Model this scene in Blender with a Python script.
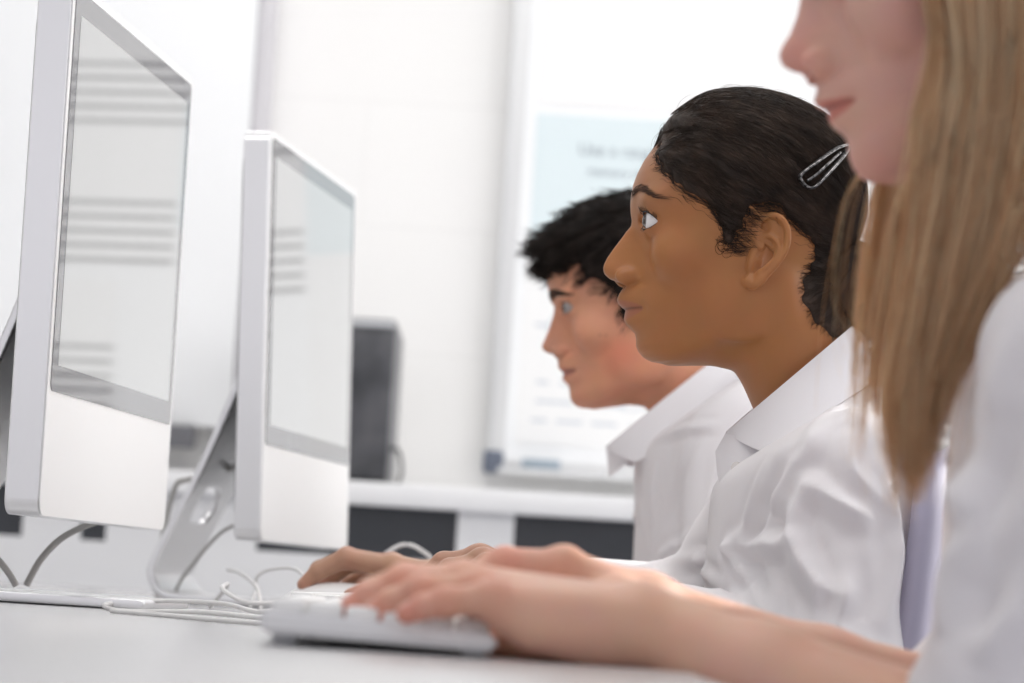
import bpy, bmesh, math, random
import numpy as np
from mathutils import Vector, Matrix, Euler, noise
random.seed(7)
rng = np.random.default_rng(7)
scn = bpy.context.scene
for o in list(bpy.data.objects):
    bpy.data.objects.remove(o)
COL = scn.collection
R = math.radians
FPX = 3250.0                      # focal length in pixels of the 1024 wide frame
CAMZ = 0.775
PITCH, ROLL = R(4.36), R(3.5)
# ---------------------------------------------------------------- camera
cam_d = bpy.data.cameras.new('camera')
cam = bpy.data.objects.new('camera', cam_d); COL.objects.link(cam)
cam_d.sensor_width = 36.0
cam_d.lens = FPX / 1024 * 36.0
cam_d.clip_start = 0.05
cam.location = (0, 0, CAMZ)
CAMROT = (Matrix.Rotation(math.pi / 2 + PITCH, 3, 'X') @ Matrix.Rotation(ROLL, 3, 'Z'))
cam.rotation_euler = CAMROT.to_euler()
cam_d.dof.use_dof = True
cam_d.dof.focus_distance = 2.47
cam_d.dof.aperture_fstop = 7.4
cam_d.dof.aperture_blades = 7
scn.camera = cam
# ---------------------------------------------------------------- world, colour
scn.view_settings.view_transform = 'Standard'
scn.view_settings.look = 'None'
scn.view_settings.gamma = 1.0
scn.view_settings.use_curve_mapping = False
scn.view_settings.exposure = 0.22
scn.cycles.max_bounces = 16; scn.cycles.diffuse_bounces = 8; scn.cycles.transmission_bounces = 12
world = bpy.data.worlds.new('world'); scn.world = world; world.use_nodes = True
wn = world.node_tree.nodes; bgn = wn['Background']
bgn.inputs[0].default_value = (0.965, 0.95, 1.0, 1); bgn.inputs[1].default_value = 0.82
def lamp(name, kind, loc, rot, energy, color=(1, 1, 1), **kw):
    d = bpy.data.lights.new(name, kind); d.energy = energy; d.color = color
    for k, v in kw.items(): setattr(d, k, v)
    o = bpy.data.objects.new(name, d); COL.objects.link(o)
    o.location = loc; o.rotation_euler = rot
    return o
# sun through the tall windows on the right, high and from behind the pupils
sun_dir = Vector((-0.72, -0.55, -0.42))
lamp('sun', 'SUN', (3, 6, 4), sun_dir.to_track_quat('-Z', 'Y').to_euler(), 4.6, (1.0, 0.965, 0.91), angle=R(1.2))
# area lamp inside the windows for skylight, and unseen ceiling lamps added for brightness
lamp('window_light', 'AREA', (2.55, 4.1, 1.85), (0, R(90), 0), 44, (1, 0.99, 0.97), shape='RECTANGLE', size=1.9, size_y=4.0)
for ly in (2.2, 4.6):
    lamp('added_ceiling_lamp', 'AREA', (-0.2, ly, 2.62), (0, 0, 0), 11, (1, 0.985, 0.96), shape='RECTANGLE', size=2.2, size_y=0.6)

def px(x, y, d):
    """world point seen at pixel x, y of the 1024x683 frame at distance d along +Y"""
    v = CAMROT @ Vector(((x - 512) / FPX, (341.5 - y) / FPX, -1.0))
    v *= d / v.y
    return Vector((v.x, v.y, v.z + CAMZ))

# ---------------------------------------------------------------- materials
def mat(name, color, rough=0.5, metal=0.0, **kw):
    m = bpy.data.materials.new(name); m.use_nodes = True
    b = m.node_tree.nodes['Principled BSDF']
    b.inputs['Base Color'].default_value = (*color, 1)
    b.inputs['Roughness'].default_value = rough
    b.inputs['Metallic'].default_value = metal
    for k, v in kw.items():
        b.inputs[k.replace('_', ' ')].default_value = v
    return m
def bump(m, scale, strength, dist=0.001, detail=3, stretch=None, kind='noise'):
    nt = m.node_tree; b = nt.nodes['Principled BSDF']
    tc = nt.nodes.new('ShaderNodeTexCoord'); mp = nt.nodes.new('ShaderNodeMapping')
    if stretch: mp.inputs['Scale'].default_value = stretch
    nt.links.new(tc.outputs['Object'], mp.inputs[0])
    t = nt.nodes.new('ShaderNodeTexNoise'); t.inputs['Scale'].default_value = scale; t.inputs['Detail'].default_value = detail
    nt.links.new(mp.outputs[0], t.inputs[0])
    bp = nt.nodes.new('ShaderNodeBump'); bp.inputs['Strength'].default_value = strength; bp.inputs['Distance'].default_value = dist
    nt.links.new(t.outputs[0], bp.inputs['Height']); nt.links.new(bp.outputs[0], b.inputs['Normal'])
    return t
def noise_color(m, c1, c2, scale, stretch=None, detail=4):
    nt = m.node_tree; b = nt.nodes['Principled BSDF']
    tc = nt.nodes.new('ShaderNodeTexCoord'); mp = nt.nodes.new('ShaderNodeMapping')
    if stretch: mp.inputs['Scale'].default_value = stretch
    nt.links.new(tc.outputs['Object'], mp.inputs[0])
    t = nt.nodes.new('ShaderNodeTexNoise'); t.inputs['Scale'].default_value = scale; t.inputs['Detail'].default_value = detail
    nt.links.new(mp.outputs[0], t.inputs[0])
    r = nt.nodes.new('ShaderNodeValToRGB')
    r.color_ramp.elements[0].position = 0.35; r.color_ramp.elements[1].position = 0.65
    r.color_ramp.elements[0].color = (*c1, 1); r.color_ramp.elements[1].color = (*c2, 1)
    nt.links.new(t.outputs[0], r.inputs[0]); nt.links.new(r.outputs[0], b.inputs['Base Color'])
M = {}
M['wall'] = mat('painted_block', (0.86, 0.855, 0.845), 0.55)
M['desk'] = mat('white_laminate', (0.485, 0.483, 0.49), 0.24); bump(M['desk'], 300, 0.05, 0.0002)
M['alu'] = mat('brushed_aluminium', (0.84, 0.84, 0.85), 0.36, 0.85); bump(M['alu'], 900, 0.05, 0.0001)
M['alu_chin'] = mat('bright_aluminium', (0.97, 0.965, 0.955), 0.35, 0.15)
M['blackplastic'] = mat('black_plastic', (0.02, 0.02, 0.022), 0.4)
M['bezel'] = mat('black_glass', (0.21, 0.21, 0.215), 0.03, 0, IOR=1.9)
M['display'] = mat('lit_display', (0.05, 0.05, 0.05), 0.03, 0, IOR=1.75, Emission_Color=(0.93, 0.93, 0.92, 1), Emission_Strength=0.31)
M['cable'] = mat('white_cable', (0.74, 0.73, 0.72), 0.4)
M['cable_grey'] = mat('grey_cable', (0.45, 0.44, 0.42), 0.4)
M['whiteplastic'] = mat('white_plastic', (0.85, 0.85, 0.85), 0.25, 0, Coat_Weight=0.4)
M['keys'] = mat('white_keys', (0.86, 0.86, 0.85), 0.45)
M['clear'] = mat('clear_acrylic', (0.84, 0.84, 0.85), 0.12, 0, Transmission_Weight=0.05, IOR=1.45)
M['board'] = mat('board_white', (0.86, 0.87, 0.88), 0.35)
M['paper'] = mat('paper_white', (0.84, 0.84, 0.84), 0.8)
M['paper_blue'] = mat('paper_pale_blue', (0.69, 0.775, 0.80), 0.8)
M['ink'] = mat('grey_ink', (0.28, 0.32, 0.36), 0.8)
M['stave'] = mat('stave_ink', (0.10, 0.10, 0.11), 0.7)
M['frame_grey'] = mat('frame_grey', (0.52, 0.53, 0.55), 0.4)
M['rail'] = mat('rail_grey', (0.15, 0.15, 0.165), 0.5)
M['frame_dark'] = mat('frame_slate', (0.13, 0.15, 0.20), 0.5)
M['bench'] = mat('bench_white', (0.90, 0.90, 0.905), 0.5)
M['dark'] = mat('dark_panel', (0.040, 0.044, 0.052), 0.3)
M['tower'] = mat('tower_dark', (0.05, 0.05, 0.055), 0.35); noise_color(M['tower'], (0.02, 0.022, 0.027), (0.10, 0.10, 0.11), 9)
M['floor'] = mat('grey_carpet', (0.22, 0.23, 0.27), 0.95); bump(M['floor'], 400, 0.4, 0.003)
M['ceiling'] = mat('ceiling_white', (0.8, 0.8, 0.8), 0.9)
M['chair'] = mat('lilac_plastic', (0.36, 0.34, 0.44), 0.45)
M['chrome'] = mat('chair_steel', (0.5, 0.5, 0.52), 0.3, 0.9)
M['added_lightpanel'] = mat('added_light_panel', (0.8, 0.8, 0.8), 0.5, 0, Emission_Color=(1, 0.98, 0.95, 1), Emission_Strength=2.0)  # glow of the added ceiling panels
# painted block wall: faint joints in the paint
def block_wall(m):
    nt = m.node_tree; b = nt.nodes['Principled BSDF']
    tc = nt.nodes.new('ShaderNodeTexCoord'); sp = nt.nodes.new('ShaderNodeSeparateXYZ'); cb = nt.nodes.new('ShaderNodeCombineXYZ')
    nt.links.new(tc.outputs['Object'], sp.inputs[0])
    nt.links.new(sp.outputs[0], cb.inputs[0]); nt.links.new(sp.outputs[2], cb.inputs[1])
    mp = nt.nodes.new('ShaderNodeMapping'); mp.inputs['Location'].default_value = (0.06, -0.058, 0)
    nt.links.new(cb.outputs[0], mp.inputs[0])
    br = nt.nodes.new('ShaderNodeTexBrick')
    br.inputs['Scale'].default_value = 1.0; br.inputs['Brick Width'].default_value = 0.45; br.inputs['Row Height'].default_value = 0.225
    br.inputs['Mortar Size'].default_value = 0.004; br.inputs['Mortar Smooth'].default_value = 0.6
    br.inputs['Color1'].default_value = (0.86, 0.855, 0.845, 1); br.inputs['Color2'].default_value = (0.865, 0.86, 0.85, 1)
    br.inputs['Mortar'].default_value = (0.835, 0.83, 0.82, 1)
    nt.links.new(mp.outputs[0], br.inputs[0])
    nt.links.new(br.outputs['Color'], b.inputs['Base Color'])
    bp = nt.nodes.new('ShaderNodeBump'); bp.invert = True; bp.inputs['Strength'].default_value = 0.3; bp.inputs['Distance'].default_value = 0.0015
    nt.links.new(br.outputs['Fac'], bp.inputs['Height']); nt.links.new(bp.outputs[0], b.inputs['Normal'])
block_wall(M['wall'])

# ---------------------------------------------------------------- object helpers
def link(o, parent=None):
    COL.objects.link(o)
    if parent is not None: o.parent = parent
    return o
def mesh_obj(name, verts, faces, material, parent=None, smooth=True, cols=None):
    me = bpy.data.meshes.new(name)
    verts = np.asarray(verts, dtype=np.float32)
    if isinstance(faces, np.ndarray):
        k = faces.shape[1]; nf = len(faces)
        me.vertices.add(len(verts)); me.vertices.foreach_set('co', verts.ravel())
        me.loops.add(nf * k); me.loops.foreach_set('vertex_index', faces.astype(np.int32).ravel())
        me.polygons.add(nf); me.polygons.foreach_set('loop_start', np.arange(0, nf * k, k, dtype=np.int32))
        me.update(calc_edges=True); me.validate()
    else:
        me.from_pydata([tuple(map(float, v)) for v in verts], [], faces)
    if smooth: me.polygons.foreach_set('use_smooth', np.ones(len(me.polygons), dtype=bool))
    me.update()
    if cols is not None:
        a = me.color_attributes.new('tint', 'FLOAT_COLOR', 'POINT')
        c4 = np.ones((len(me.vertices), 4), np.float32); c4[:, :3] = cols
        a.data.foreach_set('color', c4.ravel())
    me.materials.append(material)
    return link(bpy.data.objects.new(name, me), parent)
def from_bm(name, bm, material, parent=None, smooth=False, angle=35):
    bmesh.ops.recalc_face_normals(bm, faces=bm.faces)
    me = bpy.data.meshes.new(name); bm.to_mesh(me); bm.free()
    me.materials.append(material)
    if smooth:
        me.polygons.foreach_set('use_smooth', np.ones(len(me.polygons), dtype=bool))
        me.set_sharp_from_angle(angle=R(angle))
    return link(bpy.data.objects.new(name, me), parent)
def add_box(bm, lo, hi, bevel=0.0, seg=2, mtx=None):
    r = bmesh.ops.create_cube(bm, size=1.0)
    vs = r['verts']
    c = (Vector(lo) + Vector(hi)) / 2; s = Vector(hi) - Vector(lo)
    for v in vs: v.co = Vector((v.co.x * s.x + c.x, v.co.y * s.y + c.y, v.co.z * s.z + c.z))
    if bevel > 0:
        es = list({e for v in vs for e in v.link_edges})
        r2 = bmesh.ops.bevel(bm, geom=es, offset=bevel, segments=seg, affect='EDGES', profile=0.6)
        vs = list({v for f in r2['faces'] for v in f.verts} | {v for v in vs if v.is_valid})
    if mtx is not None: bmesh.ops.transform(bm, matrix=mtx, verts=vs)
    return vs
def box(name, lo, hi, m, parent=None, bevel=0.0, seg=2):
    bm = bmesh.new(); add_box(bm, lo, hi, bevel, seg)
    return from_bm(name, bm, m, parent, smooth=bevel > 0)
def catmull(pts, n=8):
    P = [np.array(p, float) for p in pts]; P = [2 * P[0] - P[1]] + P + [2 * P[-1] - P[-2]]
    out = []
    for i in range(1, len(P) - 2):
        for t in np.linspace(0, 1, n, endpoint=False):
            a, b, c, d = P[i - 1], P[i], P[i + 1], P[i + 2]
            out.append(0.5 * ((2 * b) + (-a + c) * t + (2 * a - 5 * b + 4 * c - d) * t * t + (-a + 3 * b - 3 * c + d) * t ** 3))
    out.append(P[-2]); return np.array(out)
def tubes(paths, radii, sides=6, flat=1.0):
    """paths: (S,K,3) strands, radii: (S,K) -> verts, quads of closed-side tubes"""
    paths = np.asarray(paths, float); S, K, _ = paths.shape
    T = np.gradient(paths, axis=1); T /= np.linalg.norm(T, axis=2, keepdims=True) + 1e-12
    ref = np.where(np.abs(T[..., 2:3]) > 0.9, np.array([1.0, 0, 0]), np.array([0, 0, 1.0]))
    ref = np.broadcast_to(ref[:, :1], T.shape)
    A = np.cross(T, ref); A /= np.linalg.norm(A, axis=2, keepdims=True) + 1e-12
    B = np.cross(T, A)
    th = np.arange(sides) * 2 * np.pi / sides
    V = paths[:, :, None, :] + radii[:, :, None, None] * (np.cos(th)[None, None, :, None] * A[:, :, None, :] + flat * np.sin(th)[None, None, :, None] * B[:, :, None, :])
    V = V.reshape(-1, 3)
    s = np.arange(S)[:, None, None] * K * sides; k = np.arange(K - 1)[None, :, None] * sides
    j = np.arange(sides)[None, None, :]; j2 = (j + 1) % sides
    F = np.stack([s + k + j, s + k + j2, s + k + sides + j2, s + k + sides + j], -1).reshape(-1, 4)
    return V, F
def tube(name, pts, r, m, parent=None, n=8, sides=8, taper=None):
    p = catmull(pts, n); rad = np.full((1, len(p)), r)
    if taper is not None: rad = rad * np.interp(np.linspace(0, 1, len(p)), np.linspace(0, 1, len(taper)), taper)[None]
    V, F = tubes(p[None], rad, sides)
    nv = len(V); K = len(p)
    V = np.vstack([V, p[0], p[-1]])
    cap = [(nv, (j + 1) % sides, j, j) for j in range(sides)]
    faces = [tuple(f) for f in F.tolist()] + [(nv, (j + 1) % sides, j) for j in range(sides)] + [(nv + 1, (K - 1) * sides + j, (K - 1) * sides + (j + 1) % sides) for j in range(sides)]
    return mesh_obj(name, V, faces, m, parent)
def empty(name, loc, label, cat, group=None, rz=0):
    o = bpy.data.objects.new(name, None); o.empty_display_size = 0.05
    COL.objects.link(o); o.location = loc; o.rotation_euler = (0, 0, rz)
    return tag(o, label, cat, group)
def tag(o, label, cat, group=None):
    o['label'] = label; o['category'] = cat
    if group: o['group'] = group
    return o
def struct(o): o['kind'] = 'structure'; return o

# ---------------------------------------------------------------- signed distance modelling (numpy) and surface nets
def smin(a, b, k):
    h = np.clip(0.5 + 0.5 * (b - a) / k, 0, 1)
    return b * (1 - h) + a * h - k * h * (1 - h)
def smax(a, b, k): return -smin(-a, -b, k)
def ellipsoid(P, c, r):
    q = (P - np.array(c, np.float32)) / np.array(r, np.float32)
    l = np.linalg.norm(q, axis=-1); l2 = np.linalg.norm(q / np.array(r, np.float32), axis=-1)
    return l * (l - 1) / (l2 + 1e-9)
def capsule(P, a, b, ra, rb=None):
    rb = ra if rb is None else rb
    a = np.array(a, np.float32); b = np.array(b, np.float32); ab = b - a
    t = np.clip(((P - a) @ ab) / (ab @ ab + 1e-12), 0, 1)
    return np.linalg.norm(P - a - t[..., None] * ab, axis=-1) - (ra + (rb - ra) * t)
class Field:
    def __init__(s, lo, hi, h, half=False):
        s.h = h; s.lo = np.array(lo, np.float32)
        n = np.ceil((np.array(hi) - np.array(lo)) / h).astype(int) + 1
        s.n = n; s.F = np.full(tuple(n), 1.0, np.float32)
        s.ax = [(s.lo[i] + h * np.arange(n[i])).astype(np.float32) for i in range(3)]
    def sub(s, lo=None, hi=None):
        if lo is None: return tuple(slice(0, k) for k in s.n)
        out = []
        for i in range(3):
            a = int(np.clip((lo[i] - s.lo[i]) / s.h, 0, s.n[i])); b = int(np.clip((hi[i] - s.lo[i]) / s.h + 2, 0, s.n[i]))
            out.append(slice(a, max(a, b)))
        return tuple(out)
    def pts(s, sl):
        X, Y, Z = np.meshgrid(s.ax[0][sl[0]], s.ax[1][sl[1]], s.ax[2][sl[2]], indexing='ij')
        return np.stack([X, Y, Z], -1)
    def op(s, fn, mode='u', k=0.004, lo=None, hi=None):
        sl = s.sub(lo, hi)
        if any(x.start >= x.stop for x in sl): return
        D = fn(s.pts(sl)).astype(np.float32); A = s.F[sl]
        if mode == 'u': A = smin(A, D, k)
        elif mode == 's': A = smax(A, -D, k)
        elif mode == 'i': A = smax(A, D, k)
        elif mode == '=': A = D
        s.F[sl] = A
    def cap(s, a, b, ra, rb=None, k=0.004, mode='u'):
        rb = ra if rb is None else rb; m = max(ra, rb) + 2.5 * k + 2 * s.h
        lo = np.minimum(a, b) - m; hi = np.maximum(a, b) + m
        s.op(lambda P: capsule(P, a, b, ra, rb), mode, k, lo, hi)
    def ell(s, c, r, k=0.004, mode='u', rot=None):
        m = max(r) + 2.5 * k + 2 * s.h; c = np.array(c, float)
        if rot is None: f = lambda P: ellipsoid(P, c, r)
        else:
            Rm = np.array(rot, np.float32)
            f = lambda P: ellipsoid((P - c.astype(np.float32)) @ Rm, (0, 0, 0), r)
        s.op(f, mode, k, c - m, c + m)
    def mesh(s):
        F = s.F; F = np.where(F == 0, 1e-9, F); ins = F < 0
        nx, ny, nz = F.shape
        cnt = np.zeros((nx - 1, ny - 1, nz - 1), np.int8)
        for i in (0, 1):
            for j in (0, 1):
                for k in (0, 1):
                    cnt += ins[i:nx - 1 + i, j:ny - 1 + j, k:nz - 1 + k]
        act = (cnt > 0) & (cnt < 8)
        idx = np.argwhere(act); N = len(idx)
        ids = np.full(act.shape, -1, np.int64); ids[act] = np.arange(N)
        acc = np.zeros((N, 3)); w = np.zeros(N)
        c = [(i, j, k) for i in (0, 1) for j in (0, 1) for k in (0, 1)]
        for a in range(8):
            for b in range(a + 1, 8):
                if sum(abs(c[a][t] - c[b][t]) for t in range(3)) != 1: continue
                fa = F[idx[:, 0] + c[a][0], idx[:, 1] + c[a][1], idx[:, 2] + c[a][2]]
                fb = F[idx[:, 0] + c[b][0], idx[:, 1] + c[b][1], idx[:, 2] + c[b][2]]
                m = (fa < 0) != (fb < 0)
                t = np.where(m, fa / (fa - fb + 1e-20), 0)
                p = np.array(c[a])[None] + t[:, None] * (np.array(c[b]) - np.array(c[a]))[None]
                acc += p * m[:, None]; w += m
        V = (idx + acc / w[:, None]) * s.h + s.lo
        Q = []
        for ax in range(3):
            o = [t for t in range(3) if t != ax]
            sa = [slice(1, F.shape[t] - 1) for t in range(3)]; sb = list(sa)
            sa[ax] = slice(0, F.shape[ax] - 1); sb[ax] = slice(1, F.shape[ax])
            A = ins[tuple(sa)]; B = ins[tuple(sb)]
            e = np.argwhere(A != B); inside_first = A[A != B]
            base = e.copy()
            for t in o: base[:, t] += 1
            def cell(d0, d1):
                q = base.copy(); q[:, o[0]] -= d0; q[:, o[1]] -= d1
                return ids[q[:, 0], q[:, 1], q[:, 2]]
            q = np.stack([cell(1, 1), cell(0, 1), cell(0, 0), cell(1, 0)], 1)
            flip = inside_first if ax != 1 else ~inside_first
            q = np.where(flip[:, None], q, q[:, ::-1])
            Q.append(q)
        Q = np.vstack(Q); Q = Q[(Q >= 0).all(1)]
        return V, Q
def vnormals(V, Q):
    n = np.cross(V[Q[:, 2]] - V[Q[:, 0]], V[Q[:, 3]] - V[Q[:, 1]])
    N = np.zeros_like(V)
    for i in range(4): np.add.at(N, Q[:, i], n)
    return N / (np.linalg.norm(N, axis=1, keepdims=True) + 1e-12)
def relax(V, Q, it=2, lam=0.5):
    for _ in range(it):
        S = np.zeros_like(V); w = np.zeros(len(V))
        for i in range(4):
            for j in ((i + 1) % 4, (i + 3) % 4):
                np.add.at(S, Q[:, i], V[Q[:, j]]); np.add.at(w, Q[:, i], 1)
        V = V + lam * (S / np.maximum(w, 1)[:, None] - V)
    return V
# ================================================================ the room
DESK = 0.740
YW = 5.80
def plane_box(name, lo, hi, m): return struct(box(name, lo, hi, m))
plane_box('floor', (-3.0, -1.0, -0.06), (2.8, 6.0, 0.0), M['floor'])
plane_box('wall_back', (-3.0, YW, 0.0), (2.8, YW + 0.15, 2.75), M['wall'])
plane_box('wall_left', (-3.0, -1.0, 0.0), (-2.85, YW, 2.75), M['wall'])
plane_box('ceiling', (-3.0, -1.0, 2.75), (2.8, 6.0, 2.85), M['ceiling'])
bm = bmesh.new()                                           # unseen window wall: piers between openings, heads lowered to shade the desk
add_box(bm, (2.65, -1.0, 0), (2.8, YW, 0.95)); add_box(bm, (2.65, -1.0, 2.42), (2.8, YW, 2.75))
for a, b in ((-1.0, -0.2), (1.9, 2.1), (5.5, YW)): add_box(bm, (2.65, a, 0.95), (2.8, b, 2.42))
struct(from_bm('wall_right', bm, M['wall']))
for i, (a, b) in enumerate(((-0.2, 1.9), (2.1, 5.5))):
    bm = bmesh.new(); n = 3 if i else 2
    for k in range(n + 1):
        y = a + (b - a) * k / n; y0 = min(max(y - 0.025, a), b - 0.05)
        add_box(bm, (2.69, y0, 0.95), (2.74, y0 + 0.05, 2.42), 0.004)
    for z in (0.95, 1.85, 2.37): add_box(bm, (2.69, a, z), (2.74, b, z + 0.05), 0.004)
    struct(from_bm('window_%d' % (i + 1), bm, M['whiteplastic']))
struct(box('trim_1', (2.60, -0.2, 0.925), (2.66, 5.5, 0.952), M['whiteplastic'], bevel=0.004))
# unseen ceiling light panels, added as bodies for the ceiling lamps
for k, (ly, w) in enumerate(((2.2, 'nearer the windowed end of the desks'), (4.6, 'near the back wall'))):
    cl = empty('added_ceiling_light', (-0.2, ly, 2.74), 'unseen added flat white ceiling light panel ' + w, 'ceiling light', 'added ceiling light panels')
    f = bmesh.new()
    for lo, hi in (((-1.12, -0.32, -0.02), (1.12, -0.3, 0.012)), ((-1.12, 0.3, -0.02), (1.12, 0.32, 0.012)), ((-1.12, -0.3, -0.02), (-1.1, 0.3, 0.012)), ((1.1, -0.3, -0.02), (1.12, 0.3, 0.012))):
        add_box(f, lo, hi)
    from_bm('frame', f, M['frame_grey'], cl); box('added_diffuser', (-1.1, -0.3, -0.01), (1.1, 0.3, 0.0), M['added_lightpanel'], cl)  # frame and diffuser of the added ceiling light

# projection whiteboard on the left of the back wall, proud of it
wb = empty('interactive_whiteboard', (-1.25, 5.735, 1.6), 'large blank white board with a slate grey bottom rail, left of the bare block wall', 'whiteboard')
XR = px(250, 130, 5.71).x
box('board_surface', (-2.2 + 1.25, -0.03, -0.573), (XR + 1.25, 0.0, 0.75), M['board'], wb, 0.004)
box('bottom_rail', (-2.2 + 1.25, -0.05, -0.612), (XR + 1.25 - 0.06, 0.0, -0.574), M['rail'], wb, 0.005)
box('edge_shadow_strip', (XR + 1.25, -0.022, -0.612), (XR + 1.25 + 0.030, 0.062, 0.75), mat('edge_shadow_grey', (0.60, 0.585, 0.61), 0.6), wb, 0.010)  # pale strip standing in for the board's soft shadow on the wall
box('wall_bracket', (-0.6, 0.0, -0.3), (0.4, 0.063, 0.4), M['frame_grey'], wb, 0.004)

# framed display board with posters, behind the pupils
BX0 = -0.012; BX1 = 1.15; BZ0 = 0.985; BZ1 = 2.25
db = empty('display_board', (BX0, YW, BZ0), 'white display board in a pale grey metal frame on the wall behind the pupils', 'board')
w, h = BX1 - BX0, BZ1 - BZ0
box('board_surface', (0.0, -0.022, 0.0), (w, -0.002, h), M['board'], db)
fr = M['frame_grey']
fr2 = mat('pale_frame', (0.70, 0.705, 0.71), 0.35, 0.3)
box('frame_rail', (-0.002, -0.036, 0.0), (w, -0.0, 0.020), fr2, db, 0.003)
box('frame_rail', (-0.002, -0.036, h - 0.02), (w, -0.0, h), fr2, db, 0.003)
box('frame_rail', (-0.022, -0.04, 0.0), (0.012, -0.0, h), fr2, db, 0.004)
box('frame_rail', (w - 0.01, -0.036, 0.0), (w + 0.01, -0.0, h), fr2, db, 0.003)
c = box('corner_piece', (-0.026, -0.046, -0.006), (0.010, -0.0, 0.034), M['frame_dark'], db, 0.006); c['label'] = 'slate blue plastic corner piece'
box('pen_tray', (0.0, -0.085, -0.008), (w, -0.036, 0.004), fr2, db, 0.003)
bp = tag(box('board_eraser', (0.030, YW - 0.083, BZ0 + 0.0045), (0.098, YW - 0.045, BZ0 + 0.022), mat('eraser_teal', (0.30, 0.36, 0.42), 0.6), None, 0.004), 'small blue grey eraser lying in the pen tray of the display board', 'eraser')
def text_mesh(name, s, size, loc, m, parent, align='LEFT'):
    cu = bpy.data.curves.new(name, 'FONT'); cu.body = s; cu.size = size; cu.align_x = align; cu.extrude = 0.0002
    t = bpy.data.objects.new('tmp_text', cu); COL.objects.link(t)
    bpy.context.view_layer.update()
    me = bpy.data.meshes.new_from_object(t.evaluated_get(bpy.context.evaluated_depsgraph_get()))
    bpy.data.objects.remove(t); bpy.data.curves.remove(cu)
    me.transform(Matrix.Translation(loc) @ Matrix.Rotation(math.pi / 2, 4, 'X')); me.materials.clear(); me.materials.append(m)
    o = bpy.data.objects.new(name, me); return link(o, parent)
YB = YW - 0.0225
def poster(name, x0, x1, z0, z1, m, label, cat='poster', off=0.0):
    o = empty(name, (x0, YB - off, z0), label, cat)
    box('sheet', (0, -0.0012, 0), (x1 - x0, 0, z1 - z0), m, o); return o
# pale blue poster with its two lines of writing
p1 = poster('poster', 0.020, 0.555, 1.400, 1.628, M['paper_blue'], 'pale blue poster with two lines of grey writing, above the boy')
text_mesh('writing', 'Use a range of', 0.030, (0.078, -0.0016, 0.158), M['ink'], p1)
text_mesh('writing', 'memory skills', 0.022, (0.096, -0.0016, 0.122), M['ink'], p1)
p2 = poster('poster', 0.016, 0.555, 1.035, 1.394, M['paper'], 'white poster of faint grey diagrams, low on the display board behind the boy')
bm = bmesh.new()
for k in range(9):
    z = 0.04 + 0.034 * k; x = 0.02 + 0.02 * random.random(); 
    for q in range(5):
        l = 0.02 + 0.05 * random.random()
        if random.random() < 0.75: add_box(bm, (x, -0.0016, z), (x + l, -0.0012, z + 0.006))
        x += l + 0.015 + 0.02 * random.random()
for cx, cz, r in ((0.10, 0.21, 0.05), (0.2, 0.10, 0.04), (0.36, 0.2, 0.06)):
    for a in range(40):
        t = a / 40 * 2 * math.pi; t2 = (a + 1) / 40 * 2 * math.pi
        v = [bm.verts.new((cx + rr * math.cos(tt), -0.0017, cz + rr * 0.7 * math.sin(tt))) for rr, tt in ((r, t), (r + 0.004, t), (r + 0.004, t2), (r, t2))]
        bm.faces.new(v)
from_bm('printed_pattern', bm, mat('faint_ink', (0.60, 0.63, 0.68), 0.8), p2)
# stave lines drawn on sheets
p3 = poster('poster', 0.562, 0.98, 1.33, 1.90, M['paper'], 'white sheet with two groups of five stave lines, behind the heads of the pupils', off=0.0)
p4 = poster('poster', 0.665, 0.99, 1.04, 1.30, M['paper'], 'smaller white sheet with one group of five thick stave lines, hidden behind the pupils')
def stave(parent, x0, x1, z):
    b = bmesh.new()
    for k in range(5): add_box(b, (x0, -0.0018, z + k * 0.0265), (x1, -0.0012, z + k * 0.0265 + 0.0085))
    from_bm('stave', b, M['stave'], parent)
stave(p3, 0.0, 0.418, 0.003)
stave(p4, 0.0, 0.32, 0.027)
p5 = poster('poster', 0.02, 0.47, 1.645, 2.2, M['paper'], 'blank white poster above the pale blue poster')
p6 = poster('poster', 0.48, 0.98, 1.91, 2.2, M['paper'], 'small white sheet at the top of the display board, hidden behind the pupils')
stave(p3, -0.018, 0.418, 0.259)

# ---------------------------------------------------------------- far bench against the back wall
YF = 5.12
be = empty('wall_bench', (0, YF, 0), 'long white bench with dark open slots under its top, along the back wall', 'bench')
zt = 0.930
box('worktop', (-2.0, -0.02, 0.893), (1.6, YW - YF - 0.001, zt), M['bench'], be, 0.004)
box('fascia', (-2.0, 0.0, 0.0), (1.6, 0.02, 0.812), M['bench'], be)
box('back_panel', (-2.0, 0.012, 0.812), (1.6, 0.03, 0.893), M['dark'], be)
box('shelf', (-2.0, 0.02, 0.800), (1.6, 0.40, 0.812), M['dark'], be)
def xf(p): return px(p, 530, YF).x
for a, b in ((-2.0, xf(-60)), (xf(22), xf(80)), (xf(106), xf(257)), (xf(457), xf(514)), (xf(690), xf(750)), (xf(930), 1.6)):
    box('divider', (a, 0.0, 0.812), (b, 0.035, 0.893), M['bench'], be)
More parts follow.
